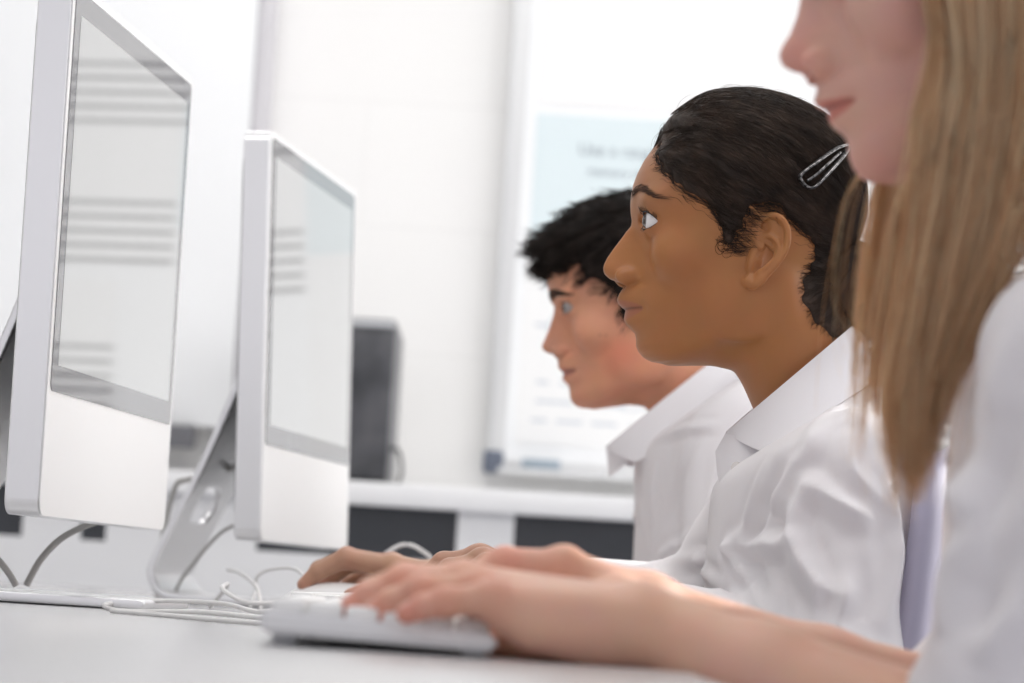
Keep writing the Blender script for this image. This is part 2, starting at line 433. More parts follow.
# dark computer tower on the bench
T0 = px(300, 486, 5.25); T1 = px(386, 486, 5.25)
tw = empty('computer_tower', ((T0.x + T1.x) / 2, 5.25, zt), 'dark grey computer tower standing on the far bench, beside the second screen', 'computer tower')
hw = (T1.x - T0.x) / 2; th_ = px(386, 319, 5.25).z - zt
bm = bmesh.new(); add_box(bm, (-hw, 0, 0.008), (hw, 0.40, th_), 0.006); from_bm('case', bm, M['tower'], tw, True)
box('top_edge', (-hw + 0.004, -0.004, th_ - 0.014), (hw - 0.002, 0.0, th_ - 0.004), M['frame_grey'], tw, 0.001)
for sx in (-1, 1):
    for yy in (0.03, 0.37): box('foot', (sx * (hw - 0.02) - 0.01, yy - 0.01, 0), (sx * (hw - 0.02) + 0.01, yy + 0.01, 0.008), M['blackplastic'], tw)
tube('power_cable', [(hw - 0.002, 0.10, 0.065), (hw + 0.014, 0.07, 0.06), (hw + 0.022, 0.05, 0.03), (hw + 0.016, 0.04, 0.004), (hw - 0.01, -0.01, 0.004), (hw - 0.06, -0.02, 0.004)], 0.003, M['blackplastic'], tw)

# ================================================================ the pupils' desk
dk = empty('desk', (-0.4, 2.4, 0), 'long white laminate desk carrying the computers and keyboards', 'desk')
DX0, DX1, DY0, DY1 = -0.95, 0.10, 0.35, 4.75
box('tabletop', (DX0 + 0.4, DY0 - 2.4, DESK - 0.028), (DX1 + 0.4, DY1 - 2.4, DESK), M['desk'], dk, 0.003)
for lx in (DX0 + 0.05, DX1 - 0.25):
    for ly in (DY0 + 0.1, 2.12, DY1 - 0.15):
        box('leg', (lx + 0.4, ly - 2.4, 0), (lx + 0.45, ly - 2.35, DESK - 0.028), M['frame_grey'], dk, 0.003)

# ================================================================ computers
def rrect(w, h, r, n=6):
    pts = []
    for cx, cy, a0 in ((w / 2 - r, h / 2 - r, 0), (-w / 2 + r, h / 2 - r, 90), (-w / 2 + r, -h / 2 + r, 180), (w / 2 - r, -h / 2 + r, 270)):
        for k in range(n + 1):
            a = R(a0 + 90 * k / n); pts.append((cx + r * math.cos(a), cy + r * math.sin(a)))
    return pts
def slab(name, w, h, r, x0, x1, cy, cz, m, parent, bev=0.0):
    """rounded rectangle in the local YZ plane, from x0 to x1"""
    bm = bmesh.new(); rings = []
    st = [(x0, -bev), (x0 + bev, 0), (x1 - bev, 0), (x1, -bev)] if bev else [(x0, 0), (x1, 0)]
    for x, ins in st:
        pts = rrect(w + 2 * ins, h + 2 * ins, r)
        rings.append([bm.verts.new((x, cy + a, cz + b)) for a, b in pts])
    for A, B in zip(rings, rings[1:]):
        for i in range(len(A)): bm.faces.new((A[i], A[(i + 1) % len(A)], B[(i + 1) % len(A)], B[i]))
    bm.faces.new(rings[0]); bm.faces.new(rings[-1])
    return from_bm(name, bm, m, parent, True, 40)
PW, PH, PT = 0.485, 0.412, 0.027
def stand_mesh():
    F = Field((-0.20, -0.105, -0.002), (0.075, 0.105, 0.34), 0.0018)
    path = catmull([(-0.040, 0.315), (-0.060, 0.25), (-0.100, 0.14), (-0.140, 0.05), (-0.1445, 0.026), (-0.132, 0.009), (-0.112, 0.0055), (-0.05, 0.0052), (0.052, 0.0050)], 6)
    def f(P):
        d = np.full(P.shape[:-1], 9.0, np.float32)
        X = P[..., 0]; Z = P[..., 2]
        for (ax, az), (bx, bz) in zip(path[:-1], path[1:]):
            vx, vz = bx - ax, bz - az; t = np.clip(((X - ax) * vx + (Z - az) * vz) / (vx * vx + vz * vz), 0, 1)
            d = np.minimum(d, np.hypot(X - ax - t * vx, Z - az - t * vz))
        th = 0.0042
        return smax(d - th, np.abs(P[..., 1]) - 0.0945, 0.002)
    F.op(f, '=')
    F.op(lambda P: capsule(P, (-0.18, 0.0, 0.128), (-0.06, 0.0, 0.103), 0.0, 0.0) * 0 + np.hypot(np.maximum(np.abs(P[..., 1]) - 0.028, 0), (P[..., 2] - 0.105) * 1.0) - 0.019, 's', 0.002, (-0.19, -0.08, 0.05), (-0.05, 0.08, 0.16))
    return F.mesh()
SV, SQ = stand_mesh()
def computer(loc, yaw, tilt, label):
    c = empty('desktop_computer', loc, label, 'computer', 'all-in-one desktop computers', rz=yaw)
    zc = 0.069
    st = mesh_obj('stand', SV, SQ, M['alu'], c)
    pv = bpy.data.objects.new('display_panel', None)
    T = Matrix.Translation((0, 0, zc)) @ Matrix.Rotation(tilt, 4, 'Y')
    def put(o): o.data.transform(T); return o
    body = put(slab('casing', PW, PH, 0.013, -PT, 0.0, 0, PH / 2, M['alu'], c, 0.0012))
    gh = 0.318
    chin = put(slab('front_face', PW - 0.001, PH - 0.001, 0.0125, 0.0, 0.0008, 0, PH / 2, M['alu_chin'], c))
    gl = put(slab('screen_bezel', PW - 0.016, gh - 0.008, 0.007, 0.0008, 0.0016, 0, PH - gh / 2 - 0.0025, M['bezel'], c))
    sc = put(slab('display', 0.433, 0.271, 0.001, 0.0016, 0.0019, 0, PH - gh / 2 - 0.0015, M['display'], c))
    # bulging black back with the hinge
    bm = bmesh.new(); rings = []
    for x, s in ((-PT + 0.0005, 0.995), (-PT - 0.0018, 0.985), (-PT - 0.0055, 0.92), (-PT - 0.0115, 0.76), (-PT - 0.018, 0.4)):
        rings.append([bm.verts.new((x, a, PH / 2 + b)) for a, b in rrect(PW * s - 0.008, PH * s - 0.008, 0.03 * s)])
    for A, B in zip(rings, rings[1:]):
        for i in range(len(A)): bm.faces.new((A[i], A[(i + 1) % len(A)], B[(i + 1) % len(A)], B[i]))
    bm.faces.new(rings[0]); bm.faces.new(rings[-1])
    put(from_bm('back_shell', bm, M['blackplastic'], c, True))
    hb = bmesh.new(); add_box(hb, (-0.062, -0.08, 0.225), (-0.040, 0.08, 0.265), 0.008); put(from_bm('hinge', hb, M['alu'], c, True))
    return c
c1b = px(38, 515, 2.46); yaw = -R(5.2)
def place_computer(near_px, near_py, d, tilt, label, deg=5.4):
    yaw = -R(deg)
    p = px(near_px, near_py, d)
    cx = p.x + math.sin(R(deg)) * PW / 2; cy = p.y + math.cos(R(deg)) * PW / 2
    return computer((cx, cy, DESK), yaw, tilt, label)
comp1 = place_computer(38, 515, 2.46, -R(0.3), 'nearer of the two slim aluminium desktop computers, with a bright white chin')
comp2 = place_computer(260, 539, 3.24, -R(2.4), 'farther aluminium desktop computer, its stand showing, in front of the dark tower', 7.6)

# keyboards: clear tray, white keys
def keyboard_parts(k, L=0.43, D=0.118):
    # local X: towards the screen is -x ; Y along the length
    bm = bmesh.new()
    prof = [(D / 2, 0.0035), (D / 2, 0.0125), (-D / 2, 0.0185), (-D / 2, 0.0065)]
    A = [bm.verts.new((x, -L / 2, z)) for x, z in prof]; B = [bm.verts.new((x, L / 2, z)) for x, z in prof]
    for i in range(4): bm.faces.new((A[i], A[(i + 1) % 4], B[(i + 1) % 4], B[i]))
    bm.faces.new(A); bm.faces.new(B)
    bmesh.ops.bevel(bm, geom=list(bm.edges), offset=0.0025, segments=3, affect='EDGES')
    from_bm('tray', bm, M['clear'], k, True)
    bm = bmesh.new(); n = 6
    for r in range(n):
        xx = D / 2 - 0.012 - r * 0.0185; zz = 0.0130 + (D / 2 - xx) / D * 0.006
        cols = 18
        y = -L / 2 + 0.009
        while y < L / 2 - 0.015:
            wd = 0.0175
            if r == 0 and -0.10 < y < 0.0: wd = 0.10
            elif r in (1, 2) and (y < -L / 2 + 0.012): wd = 0.028
            add_box(bm, (xx - 0.0082, y, zz - 0.001), (xx + 0.0082, min(y + wd, L / 2 - 0.008), zz + 0.0055), 0.0022, 2)
            y += wd + 0.0022
    from_bm('keys', bm, M['keys'], k, True)
    for s in (-1, 1):
        box('foot', (-D / 2 + 0.006, s * 0.18 - 0.02, 0.0), (-D / 2 + 0.018, s * 0.18 + 0.02, 0.0080), M['frame_grey'], k, 0.002)
        box('foot', (D / 2 - 0.016, s * 0.18 - 0.02, 0.0), (D / 2 - 0.006, s * 0.18 + 0.02, 0.005), M['frame_grey'], k, 0.001)
kb = []
for x, y, rz, lab in ((-0.063, 1.83, R(1.5), 'white keyboard with a clear edge under the hands of the fair haired girl'),
                      (-0.085, 2.62, -R(4), 'white keyboard in front of the nearer computer, before the girl with tied back hair'),
                      (-0.02, 3.50, -R(4), 'white keyboard in front of the second computer, at the boy\'s place')):
    k = empty('keyboard', (x, y, DESK), lab, 'keyboard', 'white keyboards on the desk', rz=rz); keyboard_parts(k); kb.append(k)

# mice
def mouse(loc, rz, lab):
    m = empty('mouse', loc, lab, 'mouse', 'white mice on the desk', rz=rz)
    F = Field((-0.066, -0.04, -0.002), (0.066, 0.04, 0.04), 0.0013)
    F.op(lambda P: ellipsoid(P, (0.004, 0, 0.010), (0.0575, 0.0305, 0.0225)), '=')
    F.op(lambda P: -(P[..., 2] - 0.0025), 'i', 0.003)
    V, Q = F.mesh(); mesh_obj('shell', V, Q, M['whiteplastic'], m)
    V2 = np.array([(0.048 * math.cos(a), 0.025 * math.sin(a), z) for z in (0.0, 0.003) for a in np.linspace(0, 2 * math.pi, 24, endpoint=False)])
    mesh_obj('base', V2, [tuple((i, (i + 1) % 24, 24 + (i + 1) % 24, 24 + i)) for i in range(24)] + [tuple(range(24)), tuple(range(47, 23, -1))], M['frame_grey'], m, smooth=False)
    s = bmesh.new(); bmesh.ops.create_uvsphere(s, u_segments=12, v_segments=8, radius=0.0036); bmesh.ops.translate(s, verts=s.verts, vec=(-0.036, 0, 0.0265)); from_bm('scroll_ball', s, M['frame_grey'], m, True)
    return m
MOUSE2 = Vector((-0.140, 2.93, DESK))
mouse(MOUSE2, -R(6), 'white mouse under the fingers of the girl with tied back hair')
mouse((0.0, 3.86, DESK), 0, 'white mouse at the boy\'s place, right of his keyboard')

# cables lying on the desk
def cable(name, pts, r, lab, m='cable', g='thin cables on the desk'):
    return tag(tube(name, pts, r, M[m], None, 10, 8), lab, 'cable', g)
zc = DESK + 0.0022
cable('cable', [px(300, 602, 2.55) * 1, px(262, 612, 2.5), px(225, 604, 2.62), px(170, 601, 2.65), px(118, 603, 2.62), px(104, 606, 2.55), px(125, 611, 2.5), px(200, 612, 2.42), px(268, 618, 2.34), px(330, 618, 2.3)], 0.0019, 'thin white keyboard cable looping along the foot of the nearer computer')
def on(p, d, z=zc):
    q = px(p, 600, d); return (q.x, d, z)
cable('cable', [on(112, 2.36), on(170, 2.30), on(215, 2.24), on(270, 2.20), on(330, 2.22)], 0.0018, 'thin white cable bowed across the open desk nearest the camera')
cable('cable', [(-0.262, 3.0, zc), px(228, 585, 2.95), px(222, 588, 2.85), px(232, 596, 2.75), px(250, 603, 2.70), px(290, 604, 2.72), on(330, 2.75)], 0.0019, 'white cable rising in a small sharp loop between the two computers')
cable('cable', [on(318, 2.98, DESK + 0.012), px(300, 572, 3.02), px(275, 569, 3.1), px(258, 576, 3.15), px(256, 590, 3.15), on(250, 3.1)], 0.0016, 'thin mouse cable arching up behind the raised fingers')
cable('cable', [px(228, 570, 3.25), px(238, 572, 3.2), px(250, 580, 3.1), px(258, 590, 3.0), on(262, 2.95)], 0.0018, 'short white cable end curling below the second screen')
cable('cable', [on(372, 3.35, zc), px(378, 566, 3.35), px(390, 551, 3.35), px(406, 544.5, 3.35), px(422, 551, 3.35), px(434, 566, 3.35), on(441, 3.35)], 0.0023, 'thick white cable arching above the hands of the pupils')
cable('cable', [px(236, 467, 3.5), px(222, 470, 3.5), px(205, 476, 3.5), px(186, 480, 3.5), px(176, 486, 3.52), px(166, 520, 3.6), px(160, 560, 3.7), (px(160, 560, 3.7).x, 3.7, zc)], 0.0032, 'grey power cable threaded through the stand of the second computer', 'cable_grey')
cable('cable', [px(238, 524, 3.45), px(222, 532, 3.45), px(206, 548, 3.45), px(192, 566, 3.45), px(183, 577, 3.45), (px(176, 585, 3.45).x, 3.45, zc + 0.010)], 0.0018, 'thin grey cable slanting down beneath the second screen', 'cable_grey')
cable('cable', [px(118, 516, 2.75), px(90, 524, 2.78), px(62, 538, 2.8), px(42, 558, 2.8), px(30, 578, 2.8), (px(26, 590, 2.8).x, 2.8, zc + 0.011)], 0.0030, 'grey cable curving down under the chin of the nearer computer', 'cable_grey')
cable('cable', [px(-40, 500, 2.7), px(-20, 540, 2.7), px(0, 562, 2.7), px(10, 575, 2.7), (px(16, 590, 2.7).x, 2.7, zc + 0.011)], 0.0028, 'grey cable entering from the edge of the picture beside the computer foot', 'cable_grey')
# ================================================================ the pupils
# --- skin, hair, cloth materials; the 'tint' colour attribute carries the colour of the skin itself (lips, cheeks, brows) and painted mouth and nostril shade
def skin_mat(name, sss=0.12, rough=0.48, radius=(1.0, 0.35, 0.18), bumpy=0.12):
    m = mat(name, (0.5, 0.3, 0.2), rough, 0, Subsurface_Weight=sss, Subsurface_Scale=0.006, Specular_IOR_Level=0.3)
    m.node_tree.nodes['Principled BSDF'].inputs['Subsurface Radius'].default_value = radius
    nt = m.node_tree; b = nt.nodes['Principled BSDF']
    at = nt.nodes.new('ShaderNodeAttribute'); at.attribute_name = 'tint'
    tc = nt.nodes.new('ShaderNodeTexCoord'); n1 = nt.nodes.new('ShaderNodeTexNoise'); n1.inputs['Scale'].default_value = 38; n1.inputs['Detail'].default_value = 5
    nt.links.new(tc.outputs['Object'], n1.inputs[0])
    mx = nt.nodes.new('ShaderNodeMix'); mx.data_type = 'RGBA'; mx.blend_type = 'MULTIPLY'; mx.inputs[0].default_value = 0.16
    nt.links.new(at.outputs['Color'], mx.inputs[6]); nt.links.new(n1.outputs['Color'], mx.inputs[7])
    nt.links.new(mx.outputs[2], b.inputs['Base Color'])
    n2 = nt.nodes.new('ShaderNodeTexNoise'); n2.inputs['Scale'].default_value = 700; n2.inputs['Detail'].default_value = 3
    nt.links.new(tc.outputs['Object'], n2.inputs[0])
    bp = nt.nodes.new('ShaderNodeBump'); bp.inputs['Strength'].default_value = bumpy; bp.inputs['Distance'].default_value = 0.0006
    nt.links.new(n2.outputs[0], bp.inputs['Height']); nt.links.new(bp.outputs[0], b.inputs['Normal'])
    return m
M['skin_brown'] = skin_mat('skin_brown', 0.10, 0.42, (1, 0.4, 0.2))
M['skin_fair'] = skin_mat('skin_fair', 0.16, 0.5)
M['skin_rosy'] = skin_mat('skin_rosy', 0.16, 0.5)
def hair_mat(name, c, rough=0.42, spec=0.4, trans=0.0, vary=0.4):
    m = mat(name, c, rough, 0, Specular_IOR_Level=spec)
    noise_color(m, tuple(x * (1 - vary) for x in c), tuple(min(1, x * (1 + vary)) for x in c), 60, None, 2)
    b = m.node_tree.nodes['Principled BSDF']
    if trans:
        b.inputs['Transmission Weight'].default_value = 0.0
        nt = m.node_tree; tl = nt.nodes.new('ShaderNodeBsdfTranslucent'); ms = nt.nodes.new('ShaderNodeMixShader'); ms.inputs[0].default_value = trans
        tl.inputs[0].default_value = (*[min(1, x * 1.6) for x in c], 1)
        nt.links.new(b.outputs[0], ms.inputs[1]); nt.links.new(tl.outputs[0], ms.inputs[2])
        nt.links.new(ms.outputs[0], nt.nodes['Material Output'].inputs[0])
    return m
M['hair_black'] = hair_mat('hair_brown_black', (0.036, 0.022, 0.015), 0.58, 0.25)
M['hair_dark'] = hair_mat('hair_dark_brown', (0.016, 0.011, 0.009), 0.65, 0.15)
M['hair_blond'] = hair_mat('hair_blond', (0.42, 0.29, 0.175), 0.42, 0.35, 0.50, 0.28)
def tinted(m):
    nt = m.node_tree; at = nt.nodes.new('ShaderNodeAttribute'); at.attribute_name = 'tint'
    nt.links.new(at.outputs['Color'], nt.nodes['Principled BSDF'].inputs['Base Color'])
    for n in nt.nodes:
        if n.type == 'BSDF_TRANSLUCENT': nt.links.new(at.outputs['Color'], n.inputs[0])
    return m
tinted(M['hair_blond'])
M['brow_dark'] = mat('brow_hair', (0.060, 0.034, 0.024), 0.8)
def cloth_mat(name, c, trans=0.25):
    m = mat(name, c, 0.75, 0, Sheen_Weight=0.15); bump(m, 1400, 0.12, 0.0004, 2)
    nt = m.node_tree; b = nt.nodes['Principled BSDF']
    tl = nt.nodes.new('ShaderNodeBsdfTranslucent'); ms = nt.nodes.new('ShaderNodeMixShader'); ms.inputs[0].default_value = trans
    tl.inputs[0].default_value = (*c, 1)
    nt.links.new(b.outputs[0], ms.inputs[1]); nt.links.new(tl.outputs[0], ms.inputs[2])
    nt.links.new(ms.outputs[0], nt.nodes['Material Output'].inputs[0])
    return m
M['shirt'] = cloth_mat('white_cotton', (0.90, 0.885, 0.905), 0.22)
M['trousers'] = mat('charcoal_cloth', (0.05, 0.05, 0.06), 0.9); bump(M['trousers'], 900, 0.3, 0.0005)
M['button'] = mat('pearl_button', (0.80, 0.76, 0.74), 0.25, 0, Coat_Weight=0.5)
M['lash'] = mat('eyelash_black', (0.006, 0.005, 0.005), 0.5)

# --- generic head in a canonical frame (metres): x forward, y left, z up, origin at the ear canal
G2 = dict(pivot=(752, 262), d=2.5, tilt=3.4)
def canon(pts, P, lat=0.0):
    """pixels -> canonical (forward, up); lat = how far the traced feature lies towards the camera"""
    o = px(P['pivot'][0], P['pivot'][1], P['d']); c, s = math.cos(R(P['tilt'])), math.sin(R(P['tilt']))
    out = []
    for x, y in pts:
        q = px(x, y, P['d'] - lat) - o; wf, wu = -q.x, q.z
        out.append((wf * c - wu * s, wf * s + wu * c))
    return np.array(out)
def seg_table(*rows): return np.array(rows, float).T
def terp(u, T): return np.interp(u, T[0], T[1])
def smooth_terp(T, sig=0.004):
    g = np.linspace(-0.20, 0.20, 1601); v = np.interp(g, T[0], T[1]); k = np.exp(-0.5 * (np.arange(-80, 81) * 0.00025 / sig) ** 2); k /= k.sum()
    v = np.convolve(np.pad(v, 80, 'edge'), k, 'valid'); return np.array([g, v])
# traced front outline of the girl in focus: the generic face is fitted to it
prof2_px = [(661.7, 137.6), (652, 149), (643, 162), (637, 174), (633, 185), (631, 197), (630.3, 206), (630.6, 214), (631.6, 221), (631, 226), (625.6, 232), (614, 247.5), (606.5, 258), (603.6, 264.7), (603.2, 269),
            (604.2, 274), (608.5, 279), (615, 282), (621, 283.6), (623.6, 285.6), (622.2, 289), (618.8, 294), (617.0, 299), (618.0, 304), (621.6, 308), (625.0, 310.6), (624.4, 315), (623.9, 320), (626, 325), (630.5, 329.5),
            (634.5, 334), (636, 339), (636, 346.5), (638, 352), (642.7, 358), (648.5, 361.8), (656, 363.6)]
P2 = canon(prof2_px, G2)
def by_u(P):
    """outline as x(u): keep it single valued, going down"""
    u = P[:, 1].copy()
    for i in range(1, len(u)): u[i] = min(u[i], u[i - 1] - 0.0004)
    return np.array([u[::-1], P[::-1, 0]])
PROF2 = by_u(P2)
MASK = smooth_terp(seg_table((-0.083, 0.050), (-0.080, 0.064), (-0.077, 0.076), (-0.072, 0.084), (-0.065, 0.0875), (-0.056, 0.0865), (-0.045, 0.0890), (-0.037, 0.0905), (-0.028, 0.0905), (-0.018, 0.0885), (-0.005, 0.0870), (0.012, 0.0855), (0.024, 0.0855), (0.034, 0.0875), (0.045, 0.0905), (0.052, 0.092), (0.07, 0.087), (0.095, 0.070), (0.11, 0.05)), 0.0022)
TW = smooth_terp(seg_table((-0.082, 0.016), (-0.078, 0.026), (-0.072, 0.036), (-0.062, 0.045), (-0.048, 0.0505), (-0.030, 0.055), (0.0, 0.0615), (0.03, 0.0655), (0.06, 0.0665), (0.09, 0.058), (0.11, 0.04)))
TXC = smooth_terp(seg_table((-0.082, 0.048), (-0.065, 0.026), (-0.045, 0.014), (0.0, 0.006), (0.1, 0.0)))
TXB = smooth_terp(seg_table((-0.082, 0.0), (-0.06, -0.012), (-0.03, -0.030), (0.0, -0.045), (0.05, -0.06), (0.1, -0.05)))
TN = smooth_terp(seg_table((-0.08, 2.0), (-0.04, 2.1), (0.0, 2.25), (0.05, 2.4), (0.1, 2.2)))
EYE = np.array([0.0752, 0.0305, 0.0278]); EYE_R = 0.0122
def open_h(az, up):
    """half height (radians) of the eye opening at azimuth az (radians, + outward)"""
    t = (az - R(20)) / R(70)
    base = np.clip(1 - np.abs(t) ** 2.2, 0, 1)
    return base * (R(35) if up else R(29)) - R(1)
def eye_angles(P, c):
    q = P - c.astype(np.float32); r = np.linalg.norm(q, axis=-1) + 1e-9
    az = np.arctan2(q[..., 1], q[..., 0]); el = np.arcsin(np.clip(q[..., 2] / r, -1, 1))
    return r, az, el
def el_mid(az): return R(1.0) - R(6) * np.clip(az / R(80), -1, 1)
def poly_sd(X, Y, poly):
    d = np.full(X.shape, 9.0, np.float32); s = np.ones(X.shape, np.float32); n = len(poly)
    for i in range(n):
        ax, ay = poly[i]; bx, by = poly[(i + 1) % n]; ex, ey = bx - ax, by - ay
        wx, wy = X - ax, Y - ay; t = np.clip((wx * ex + wy * ey) / (ex * ex + ey * ey), 0, 1)
        d = np.minimum(d, np.hypot(wx - ex * t, wy - ey * t))
        c1 = Y >= ay; c2 = Y < by; c3 = ex * wy > ey * wx
        flip = (c1 & c2 & c3) | (~c1 & ~c2 & ~c3); s = np.where(flip, -s, s)
    return d * s
def build_head():
    h = 0.00125
    F = Field((-0.120, 0.0, -0.195), (0.125, 0.095, 0.142), h)
    # cranium
    F.op(lambda P: ellipsoid(P, (0.004, 0, 0.050), (0.0875, 0.0715, 0.078)), '=')
    F.ell((0.030, 0.0, 0.062), (0.061, 0.056, 0.055), 0.03)
    def face(P):
        f, y, u = P[..., 0], np.abs(P[..., 1]), P[..., 2]
        m = terp(u, MASK); w = terp(u, TW); xc = terp(u, TXC); xb = terp(u, TXB); n = terp(u, TN)
        pr = terp(u, PROF2); d = (pr - m) * np.clip((0.088 - u) / 0.03, 0, 1)
        # nose part
        wn = np.interp(u, [-0.022, -0.014, -0.006, 0.004, 0.018, 0.034, 0.05], [0.0120, 0.0120, 0.0105, 0.0088, 0.0078, 0.0085, 0.020])
        pn = np.interp(u, [-0.02, -0.005, 0.01, 0.03], [3.2, 3.0, 2.4, 2.0])
        gn = 1 / (1 + (y / wn) ** (pn * 1.35))
        # mouth part
        gl = np.exp(-(y / 0.0185) ** 2.6)
        wl = np.clip((-0.0185 - u) / 0.004, 0, 1); g = gn * (1 - wl) + gl * wl
        wb = np.clip((-0.052 - u) / 0.008, 0, 1); g = g * (1 - wb) + np.exp(-(y / 0.024) ** 2) * wb
        wt = np.clip((u - 0.046) / 0.012, 0, 1); g = g * (1 - wt) + np.exp(-(y / 0.045) ** 2) * wt
        D = d * g
        # eye socket, philtrum, chin
        D = D - 0.0052 * np.exp(-((y - 0.027) / 0.0135) ** 2 - ((u - 0.0265) / 0.0125) ** 2)
        D = D + 0.0022 * np.exp(-((y - 0.026) / 0.018) ** 2 - ((u - 0.0475) / 0.007) ** 2)
        D = D - 0.0010 * np.exp(-(y / 0.0028) ** 2 - ((u + 0.022) / 0.006) ** 2)
        D = D - 0.0018 * np.exp(-((y - 0.0220) / 0.004) ** 2 - ((u + 0.0372) / 0.005) ** 2)
        X = f - D - xc; a = np.where(X > 0, m - xc, xc - xb)
        q1 = (np.abs(X) / a); q2 = y / w
        r = (q1 ** n + q2 ** n + 1e-12) ** (1 / n)
        gx = r ** (1 - n) * q1 ** (n - 1) / a; gy = r ** (1 - n) * q2 ** (n - 1) / w
        ds = (r - 1) / (np.sqrt(gx * gx + gy * gy) + 3.0)
        low = -0.0805 + 0.42 * np.clip(0.070 - f, 0, 0.1) * np.clip(y / 0.045, 0, 1.3) ** 1.5
        ds = smax(ds, low - u, 0.010)
        return smax(ds, u - 0.085, 0.02)
    F.op(face, 'u', 0.010)
    # cheek bone, jaw muscle, lateral nasal wing
    F.ell((0.055, 0.044, 0.002), (0.024, 0.016, 0.019), 0.014)
    F.ell((0.012, 0.047, -0.036), (0.026, 0.012, 0.028), 0.018)
    F.ell((0.0985, 0.0112, -0.0125), (0.0092, 0.0058, 0.0066), 0.0055)
    F.ell((0.1055, 0.0, -0.0065), (0.0095, 0.0085, 0.0080), 0.004)
    F.ell((0.1025, 0.0068, -0.0185), (0.0062, 0.0030, 0.0040), 0.0016, 's')
    # brow ridge fill and lids
    F.ell((0.073, 0.030, 0.0440), (0.0165, 0.021, 0.0085), 0.009)
    c = EYE
    F.op(lambda P: np.linalg.norm(P - c.astype(np.float32), axis=-1) - 0.0138, 'u', 0.0042, c - 0.024, c + 0.024)
    def opening(P):
        r, az, el = eye_angles(P, c)
        mid = el_mid(az); o = np.where(el > mid, (el - mid) - open_h(az, True), -(el - mid) - open_h(az, False)) * np.minimum(r, 0.016)
        return np.maximum(o, r - 0.0205)
    F.op(opening, 's', 0.0008, c - 0.022, c + 0.022)
    # thin crease above the upper lid
    def crease(P):
        r, az, el = eye_angles(P, c)
        e0 = el_mid(az) + np.clip(open_h(az, True), 0, 9) + R(17)
        return np.maximum(np.hypot((el - e0) * r, r - 0.0148) - 0.0007, np.abs(az - R(24)) - R(56))
    F.op(crease, 's', 0.0011, c - 0.022, c + 0.022)
    # neck, leaning back and down from the skull
    F.op(lambda P: np.minimum(capsule(P * np.array([1, 1.06, 1], np.float32), (-0.012, 0, -0.015), (-0.056, 0, -0.118), 0.050, 0.049), capsule(P * np.array([1, 1.02, 1], np.float32), (-0.056, 0, -0.118), (-0.060, 0, -0.135), 0.049, 0.044)), 'u', 0.020)
    # a faint strap of muscle from behind the ear to the throat
    F.cap((-0.020, 0.044, -0.025), (-0.026, 0.018, -0.135), 0.011, 0.009, 0.014)
    # ---- ear, traced from the photo: outline in the lateral plane, pixels of a 6.83x crop at (730, 200)
    def e(pts): return canon([(730 + x / 6.83, 200 + y / 6.83) for x, y in pts], G2, 0.072)
    outline = catmull(np.c_[e([(185, 320), (178, 250), (188, 170), (225, 110), (285, 88), (345, 108), (390, 160), (408, 235), (398, 320), (360, 400), (305, 470), (250, 530), (195, 585), (150, 600), (112, 570), (105, 520), (135, 470), (150, 400)]), np.zeros(18)], 3)[:, :2]
    ec = outline.mean(0)
    def lay(P):                                           # local ear coordinates: in plane a (forward), b (up), height t above the ear plane
        dx = P[..., 0] - ec[0]
        y0 = 0.0690 - 0.42 * (dx) - 0.10 * np.clip(P[..., 2] - ec[1], -1, 1)      # ear plate flares outward to the back
        return P[..., 0], P[..., 2], (P[..., 1] - y0)
    lo, hi = (outline[:, 0].min() - 0.008, 0.045, outline[:, 1].min() - 0.008), (outline[:, 0].max() + 0.008, 0.095, outline[:, 1].max() + 0.008)
    po = outline[::1]
    def plate(P):
        a, b, t = lay(P); sd = poly_sd(a, b, po); inner = sd + 0.003
        rim = np.clip(1 + sd / 0.010, 0, 1)
        mid_t = -0.0015
        return smax(sd + 0.0012, np.abs(t - mid_t) - 0.0022, 0.0028)
    F.op(plate, 'u', 0.0012, lo, hi)
    def ridge(pts, r0, r1, tz=0.0, k=0.0015, mode='u', n=5):
        q = e(pts); pp = catmull(np.c_[q, np.zeros(len(q))], n)[:, :2]; K = len(pp)
        def f(P):
            a, b, t = lay(P); d = np.full(a.shape, 9.0, np.float32)
            for i in range(K - 1):
                (ax, ay), (bx, by) = pp[i], pp[i + 1]; ex, ey = bx - ax, by - ay
                s = np.clip(((a - ax) * ex + (b - ay) * ey) / (ex * ex + ey * ey + 1e-12), 0, 1)
                rr = r0 + (r1 - r0) * ((i + s) / (K - 1)); tt = tz if np.isscalar(tz) else np.interp((i + s) / (K - 1), np.linspace(0, 1, len(tz)), tz)
                d = np.minimum(d, np.sqrt((a - ax - s * ex) ** 2 + (b - ay - s * ey) ** 2 + (t - tt) ** 2) - rr)
            return d
        F.op(f, mode, k, lo, hi)
    # concha bowl
    ridge([(215, 345), (250, 375), (245, 415), (205, 450), (180, 465)], 0.0066, 0.0046, 0.0008, 0.0014, 's')
    ridge([(240, 260), (275, 275), (285, 300)], 0.0016, 0.0022, 0.0010, 0.001, 's')
    ridge([(238, 170), (255, 165), (250, 215)], 0.0030, 0.0022, 0.0014, 0.001, 's')
    ridge([(175, 380), (165, 430), (158, 460)], 0.0022, 0.0020, -0.0015, 0.0012, 's')
    ridge([(330, 165), (358, 230), (352, 310), (322, 385), (275, 450)], 0.0015, 0.0015, 0.0018, 0.0010, 's')
    # helix, antihelix, crus, tragus, lobe
    ridge([(220, 315), (195, 290), (186, 240), (196, 170), (232, 118), (285, 100), (340, 120), (380, 175), (393, 245), (382, 325), (345, 400), (290, 468), (240, 520), (190, 565)], 0.0023, 0.0026, (0.0005, 0.0018, 0.0022, 0.0020, 0.0014, 0.0008), 0.0012)
